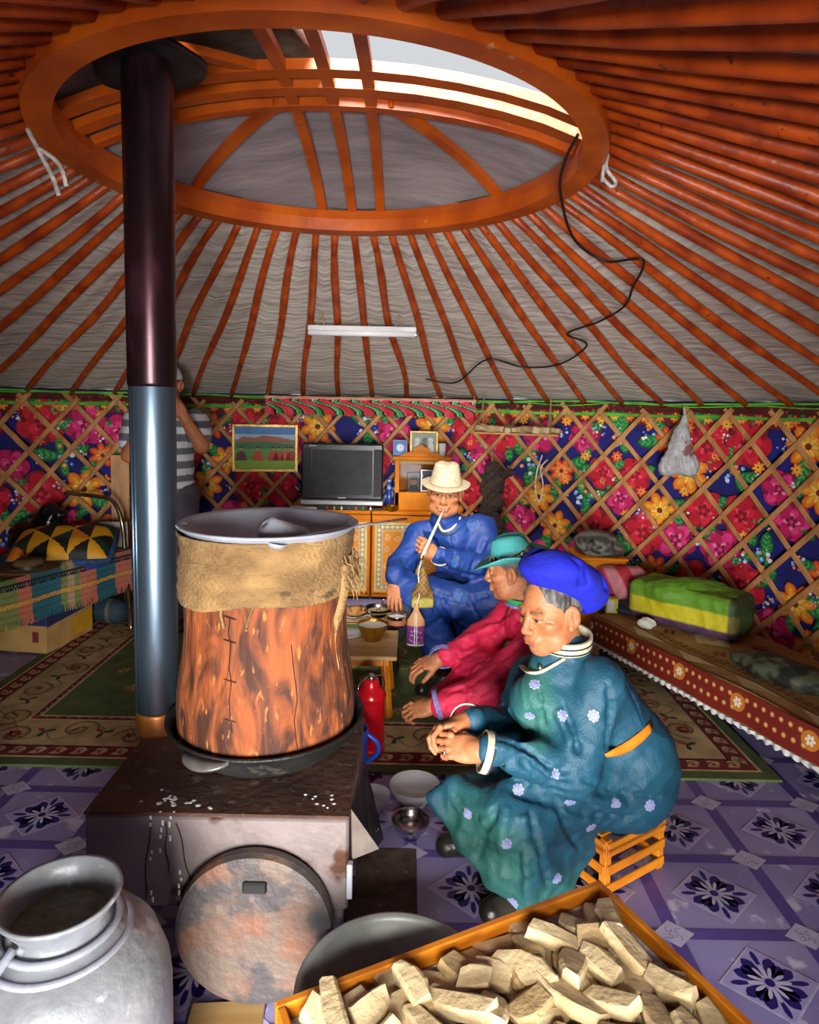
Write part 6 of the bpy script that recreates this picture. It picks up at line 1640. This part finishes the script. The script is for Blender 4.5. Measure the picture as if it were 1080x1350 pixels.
# wooden plank and dark case behind the pipe
a, b = PY(160, 745, 4.72), PY(158, 600, 4.78)
link('wooden_plank', MB().add(bar((a.x, a.y, .014), b, .12, .02)).mesh('wooden_plank', m_slat), None, 'brown wooden plank leaning on wall left of stove pipe', 'plank')
# carton
q0, q1, q2 = PZ(8, 858, .014), PZ(62, 862, .014), PZ(122, 830, .014)
zt_ = PY(62, 800, q1.y).z
t = thing('carton', 'tan and navy cardboard box pushed under the left bed', 'box')
ea = (q1 - q0).normalized(); q0b = q1 - ea * .36; eb = (q2 - q1); w2 = eb.length; q3 = q0b + eb
m_card = mat('cardboard', S('#c09a5c'), S('#a8844a'), 8, rough=.8)
V_ = [q0b, q1, q2, q3]; top = [Vector((p.x, p.y, zt_)) for p in V_]
MB().add((V_ + top, [(0, 1, 5, 4), (1, 2, 6, 5), (2, 3, 7, 6), (3, 0, 4, 7), (0, 3, 2, 1)])).build('carton_body', m_card, t)
for s_ in (0, 1):
    n_ = eb.normalized(); a_, b_ = (0, .48) if s_ == 0 else (.52, 1)
    P0 = [q0b + eb * a_, q1 + eb * a_, q1 + eb * b_, q0b + eb * b_]
    P0 = [Vector((p.x, p.y, zt_ + .003)) for p in P0]; n = 4
    MB().add((P0 + [p + Vector((0, 0, .004)) for p in P0], [(3, 2, 1, 0), (4, 5, 6, 7)] + [(i, (i + 1) % 4, (i + 1) % 4 + 4, i + 4) for i in range(4)])).build('flap', m_card, t)
hz = zt_ - .014
def cmap(o_, d_, nrm):
    def fn(x, z, L): 
        p = o_ + d_ * x + nrm * (.0012 + .0004 * L); return (p.x, p.y, .014 + z * hz)
    return fn
n1 = Vector((ea.y, -ea.x, 0)); e2_ = eb.normalized(); n2 = Vector((e2_.y, -e2_.x, 0))
pr = Print(); pr.rect(0, .58, .36, 1, S('#26305c'), 0); pr.rect(.27, .22, .31, .45, S('#7c2c34'), 0); pr.mb(cmap(q0b, ea, n1)).build('front_print', m_vc, t)
pr = Print(); pr.poly([(0, .55), (w2, .62), (w2, 1), (0, 1)], S('#26305c'), 0); pr.poly([(w2 * .5, .1), (w2, .1), (w2, .55), (w2 * .6, .5)], S('#d8a020'), 0); pr.poly([(w2 * .25, .78), (w2 * .8, .8), (w2 * .8, .9), (w2 * .25, .88)], S('#b86a50'), 1)
pr.mb(cmap(q1, e2_, n2)).build('side_print', m_vc, t)
fc = bpy.data.curves.new('tmpfont', 'FONT'); fc.body = 'KRAS'; fc.size = .062; fc.extrude = .0006; fc.resolution_u = 3
fo = bpy.data.objects.new('tmpfont', fc); C.objects.link(fo)
me_ = bpy.data.meshes.new_from_object(fo.evaluated_get(bpy.context.evaluated_depsgraph_get())); bpy.data.objects.remove(fo)
me_.name = 'lettering'; me_.materials.append(mat('red_ink', S('#b85c50'), None, rough=.7))
o = link('lettering', me_, t); o.matrix_world = Matrix((ea, Vector((0, 0, 1)), n1)).transposed().to_4x4(); o.location = q0b + ea * .17 + n1 * .003 + Vector((0, 0, hz * .68))
# blue bundle beneath the bed
u_ = PY(133, 795, 4.35)
o = cloth('blue_bundle', [cone((-.12, .05, 0), (.1, 0, -.02), .08, .085, .02)], .008, S('#2c4450'), [(lambda P: np.abs(P[:, 0] - .07) - .012, S('#8a8a78'), .004, .6)], None, lambda P: .004 * wr(P, 20, 4))
o['label'] = 'dark blue rolled bundle under the end of left bed'; o['category'] = 'bundle'; o.location = (u_.x, u_.y, .115)
# right bed
G0, G1 = PZ(782, 812, .27), PZ(1100, 972, .27)
gd = (G1 - G0); gd.z = 0; GL = gd.length + .5; gd.normalize(); gn = Vector((-gd.y, gd.x, 0)); 
if gn.x < 0: gn = -gn
GW = .66; GT = .27
Mg = Matrix((gd, gn, Vector((0, 0, 1)))).transposed().to_4x4(); Mg.translation = (G0.x, G0.y, 0)
t = link('day_bed', None, None, 'low bed along the right wall under beige and maroon drape', 'bed'); t.matrix_world = Mg
MB().add(box(GL - .02, GW - .04, GT - .1, .01, (GL / 2, GW / 2, GT / 2 + .04))).build('bed_box', mat('dark_box', S('#14100e'), None, rough=.9), t)
for x in (.05, GL - .05):
    for y in (.06, GW - .06): MB().add(box(.05, .05, .07, .003, (x, y, .035))).build('leg', m_black, t)
dr_ = link('bed_drape', None, None, 'beige bed cover with maroon dotted flower border on the right bed', 'bed cover'); dr_.matrix_world = Mg
def drp(x, s_):   # s_: across, negative over the front edge
    if s_ >= 0: return (x, s_, GT + .004 + .006 * math.sin(x * 7 + s_ * 5))
    q = -s_; return (x, -.008 - .004 * math.sin(x * 15) - q * .12, GT + .004 - q)
MB().add(thick(grid(lambda u, v: drp(u * GL, -.14 + v * (.14 + GW)), 120, 60), .003)).build('cover_cloth', mat('beige_cover', S('#b08a4c'), S('#9a7640'), 8, rough=.85, bump=.4, bscale=120), dr_, smooth=True)
pr = Print(); MAR, BG, OR_ = S('#7a2218'), S('#cdb588'), S('#c87a24')
pr.rect(0, -.138, GL, -.001, MAR, 0, 60); pr.rect(0, .0, GL, .014, MAR, 0, 60); pr.rect(0, .1, GL, .108, MAR, 0, 60)
for k in range(int(GL / .045)):
    x = .02 + k * .045
    for r_ in ((-.035, -.09) if k % 8 else ()):
        pr.circ(x + (.022 if r_ < -.05 else 0), r_, .012, OR_, 1, 8); pr.circ(x + (.022 if r_ < -.05 else 0), r_, .008, BG, 2, 7)
    if k % 8 == 0:
        pr.circ(x, -.06, .04, OR_, 1, 14)
        for q in range(6): pr.petal(x, -.06, q * PI / 3, .004, .024, .014, S('#e8dcc4'), 2)
    for z_ in (.14, .165): pr.poly([(x, z_), (x + .022, z_ + .014), (x + .045, z_), (x + .022, z_ - .004)], MAR, 1)
for k in range(int(GL / .36)):
    x = .2 + k * .36
    pr.poly([(x - .13, .36), (x, .26), (x + .13, .36), (x, .46)], BG, 0); pr.poly([(x - .045, .36), (x, .325), (x + .045, .36), (x, .395)], MAR, 1); pr.poly([(x - .03, .36), (x, .337), (x + .03, .36), (x, .383)], OR_, 2)
    pr.poly([(x + .05, .09), (x + .18, .02), (x + .31, .09), (x + .18, .1)], BG, 0)
    for q in range(4): pr.petal(x + .18, .235, q * PI / 2, 0, .04, .03, MAR, 1)
    pr.circ(x + .18, .235, .01, OR_, 2, 6)
    for q in range(5): pr.petal(x + .18, .5, q * 1.25, 0, .05, .03, MAR, 1)
pr.items = [i for i in pr.items if i[3] or all(0 <= q[0] <= GL and -.14 <= q[1] < GW for q in i[0])]
pr.mb(lambda x, s_, L: (lambda p: (p[0], p[1] - (.0045 + .0006 * L if s_ < 0 else 0), p[2] + (.0045 + .0006 * L)))(drp(x, s_))).build('cover_print', m_vc, dr_)
mb = MB(); mb.add(thick(grid(lambda u, v: (u * GL, -.008 - .14 * .12 - .002 + .004 * math.sin(u * 300), GT - .136 - .02 * v * (1 + .3 * math.sin(u * GL * 130))), 300, 2), .001)); mb.build('lace_hem', m_white, dr_)
# pillow: green over yellow
a, b = PY(848, 790, 3.55), PY(985, 812, 3.05)
a = PZ(858, 796, .38); b = PZ(966, 812, .42)
dd_ = (b - a); dd_.z = 0; L_ = dd_.length; mid = (a + b) / 2; dd_.normalize()
Rm = np.array(Matrix((dd_, Vector((0, 0, 1)).cross(dd_), Vector((0, 0, 1)))).transposed())
hz_ = .115
o = cloth('bolster', [rbox((0, 0, 0), (L_ / 2 + .08, .15, hz_), .045, .02, rot=Rm), cone(-Vector(dd_) * (L_ / 2 + .02), Vector(dd_) * (L_ / 2 + .02), .09, .09, .04), ell((0, 0, hz_ * .6), (L_ / 2, .12, hz_ * .75), .05)], .006, S('#5c8c1c'),
    [(lambda P: np.maximum(P[:, 2] - (.03 - .0 * P[:, 0]), (P @ Rm)[:, 1] + .1), S('#c2b818'), .006, 1), (lambda P: np.maximum(P[:, 2] + .062, (P @ Rm)[:, 1] + .06), S('#4c3050'), .006, 1), (lambda P: -(P @ Rm)[:, 0] * -1 * 1.0 * -1 + (L_ / 2 + .035) if False else (L_ / 2 + .04) - (P @ Rm)[:, 0], S('#1c1418'), .008, .85)], None, lambda P: .008 * ridged(P, 14, 6) + .004 * ridged(P, 34, 3))
o['label'] = 'green and yellow satin bolster pillow on the right bed'; o['category'] = 'pillow'; o.location = (mid.x + .04, mid.y + .1, GT + .012 + hz_)
# dark blue cloth
c1 = PZ(840, 812, GT)
o = cloth('folded_cloth', [ell((0, 0, 0), (.24, .1, .03), .02, rot=np.array(Rz(-.45).to_3x3())), ell((-.1, .04, 0), (.14, .08, .028), .02)], .006, S('#123848'), [(lambda P: .1 * (wr(P, 14, 5)), S('#0a1018'), .05, .8)], None, lambda P: .008 * wr(P, 18, 9))
o['label'] = 'dark blue patterned cloth lying at front of right bed'; o['category'] = 'cloth'; o.location = (c1.x, c1.y + .04, GT + .032)
# clutter behind the turquoise hat
c2 = PY(782, 735, 4.45)
t = thing('cabinet_box', 'small orange chest by the wall behind the blue beret', 'chest', (c2.x + .02, 4.42, 0))
MB().add(box(.3, .3, .52, .005, (0, 0, .262))).build('chest_body', m_cab, t); MB().add(box(.32, .32, .02, .004, (0, 0, .53))).build('lid', m_cab, t)
zz = .545
o = cloth('fur_cap', [ell((0, 0, .07), (.15, .12, .09), .04), ell((.07, -.02, .03), (.12, .1, .05), .03), ell((-.02, -.09, .06), (.07, .03, .05), .02, 's')], .006, S('#3a3834'), [(lambda P: .1 * wr(P, 26, 3), S('#8a8880'), .04, .7)], None, lambda P: .009 * wr(P, 26, 2))
o['label'] = 'grey and black crumpled backpack on the orange chest'; o['category'] = 'backpack'; o.name = 'backpack'; o.location = (c2.x, 4.4, zz)
c3_ = PZ(812, 770, .36)
c3_ = PY(815, 765, 4.15)
o = cloth('shiny_cushion', [rbox((0, 0, 0), (.16, .08, .11), .06, .02)], .006, S('#b8283c'), [(lambda P: .1 * np.sin(P[:, 0] * 38 + P[:, 2] * 18), S('#e0a0a8'), .03, .6)], None, lambda P: .005 * wr(P, 22, 9))
o['label'] = 'shiny red and pink quilted cushion at back of right bed'; o['category'] = 'cushion'; o.location = (c3_.x + .02, c3_.y, GT + .135)
c4 = PY(806, 788, 3.95)
t = thing('small_carton', 'little white and yellow carton on the right bed', 'carton', (c4.x, c4.y, GT + .012))
MB().add(box(.07, .06, .09, .003, (0, 0, .045))).build('carton_body', mat('yellow_card', S('#c8b83c'), None, rough=.6), t); MB().add(box(.04, .002, .07, 0, (-.01, -.0312, .045))).build('label_patch', m_white, t)
c5 = PY(775, 790, 4.0)
o = cloth('plastic_bundle', [ell((0, 0, 0), (.09, .06, .05), .02)], .005, S('#b8aca8'), [], None, lambda P: .008 * wr(P, 34, 9))
o['label'] = 'crumpled pale plastic bundle on the right bed by the hat'; o['category'] = 'bundle'; o.location = (c5.x, c5.y, GT + .07)
c6 = PY(846, 790, 3.75)
o = cloth('tissue', [ell((0, 0, 0), (.05, .03, .03), .02)], .004, S('#d8d8c8'), [], None, lambda P: .006 * wr(P, 60, 9))
o['label'] = 'crumpled white tissue lying before the green bolster'; o['category'] = 'tissue'; o.location = (c6.x, c6.y - .1, GT + .045)
c7 = PY(1045, 835, 2.95)
o = cloth('camouflage_cloth', [ell((0, 0, 0), (.26, .1, .06), .02, rot=np.array(Rz(-1.0).to_3x3()))], .008, S('#14180f'), [(lambda P: .1 * wr(P, 22, 5), S('#4a5238'), .03, .8)], None, lambda P: .008 * wr(P, 22, 9))
o['label'] = 'dark green mottled garment at the far right of right bed'; o['category'] = 'garment'; o.location = (c7.x - .02, c7.y, GT + .055)
# black wool hank
w0, w1 = PY(650, 622, 4.75), PY(645, 705, 4.6)
rn = random.Random(5)
U = [cone(w0 * (1 - k / 8) + w1 * (k / 8) + Vector((rn.uniform(-.02, .02), 0, 0)), w0 * (1 - (k + 1) / 8) + w1 * ((k + 1) / 8) + Vector((rn.uniform(-.03, .03), 0, 0)), .05 + .02 * rn.random(), .065, .02) for k in range(8)] + [cone(w0 + Vector((0, 0, -.05)), w0 + Vector((.12, 0, -.0)), .05, .025, .03)]
o = cloth('wool_hank', U, .006, S('#1c1210'), [(lambda P: .1 * wr(P, 60, 2), S('#3c2820'), .03, .7)], None, lambda P: .012 * wr(P, 46, 4) + .006 * wr(P, 90, 6), mat('black_wool', None, None, rough=1, vcol=True, bump=1, bscale=120))
o['label'] = 'shaggy dark brown wool hank hanging right of the fedora'; o['category'] = 'wool'
link('hanging_loop', MB().add(tube([w0 + Vector((0, 0, .03)), w0 + Vector((0, .12, .12))], .004, 6)).mesh('hanging_loop', m_rope), o)
# hanging plastic bag
h0, h1 = PY(900, 548, 4.36), PY(886, 626, 4.36)
hb = (h0 - h1).length
U = [cone((.015, 0, 0), (0, 0, -hb * .5), .012, .06, .03), cone((.0, 0, -hb * .3), (-.075, 0, -hb * .86), .03, .055, .05), cone((.0, 0, -hb * .3), (.065, 0, -hb * .88), .03, .05, .05), rbox((-.005, 0, -hb * .84), (.11, .045, hb * .13), .03, .05)]
o = cloth('plastic_bag', U, .006, S('#b4b6b8'), [(lambda P: np.linalg.norm((P - np.array([.03, -.04, -hb * .55])) * np.array([1, .5, 1]), axis=1) - .045 + .02 * wr(P, 60, 2), S('#8a2430'), .01, .8)], None, lambda P: .006 * wr(P, 34, 4, (1.6, 1, .6)), mat('thin_plastic', None, (.8, .8, .8), 30, rough=.35, vcol=True, bump=.8, bscale=60))
o['label'] = 'grey plastic shopping bag with red print hanging on the lattice'; o['category'] = 'bag'; o.location = h0
MB().add(tube([(.01, 0, -.02), (.02, .03, .05), (.03, .06, .06), (.03, .03, .02), (.02, 0, -.02)], .005, 6)).build('bag_handle', m_wrope, o)
# loose cord loops on the lattice
q = [PY(x, y, 4.65) for x, y in ((715, 600), (708, 622), (706, 645), (711, 662), (716, 640), (713, 618), (722, 606))]
link('loose_cord', MB().add(tube(smooth(q, 6), .005, 6)).mesh('loose_cord', m_wrope, True), None, 'pale cord loop hanging from the lattice below the hanging board', 'cord')
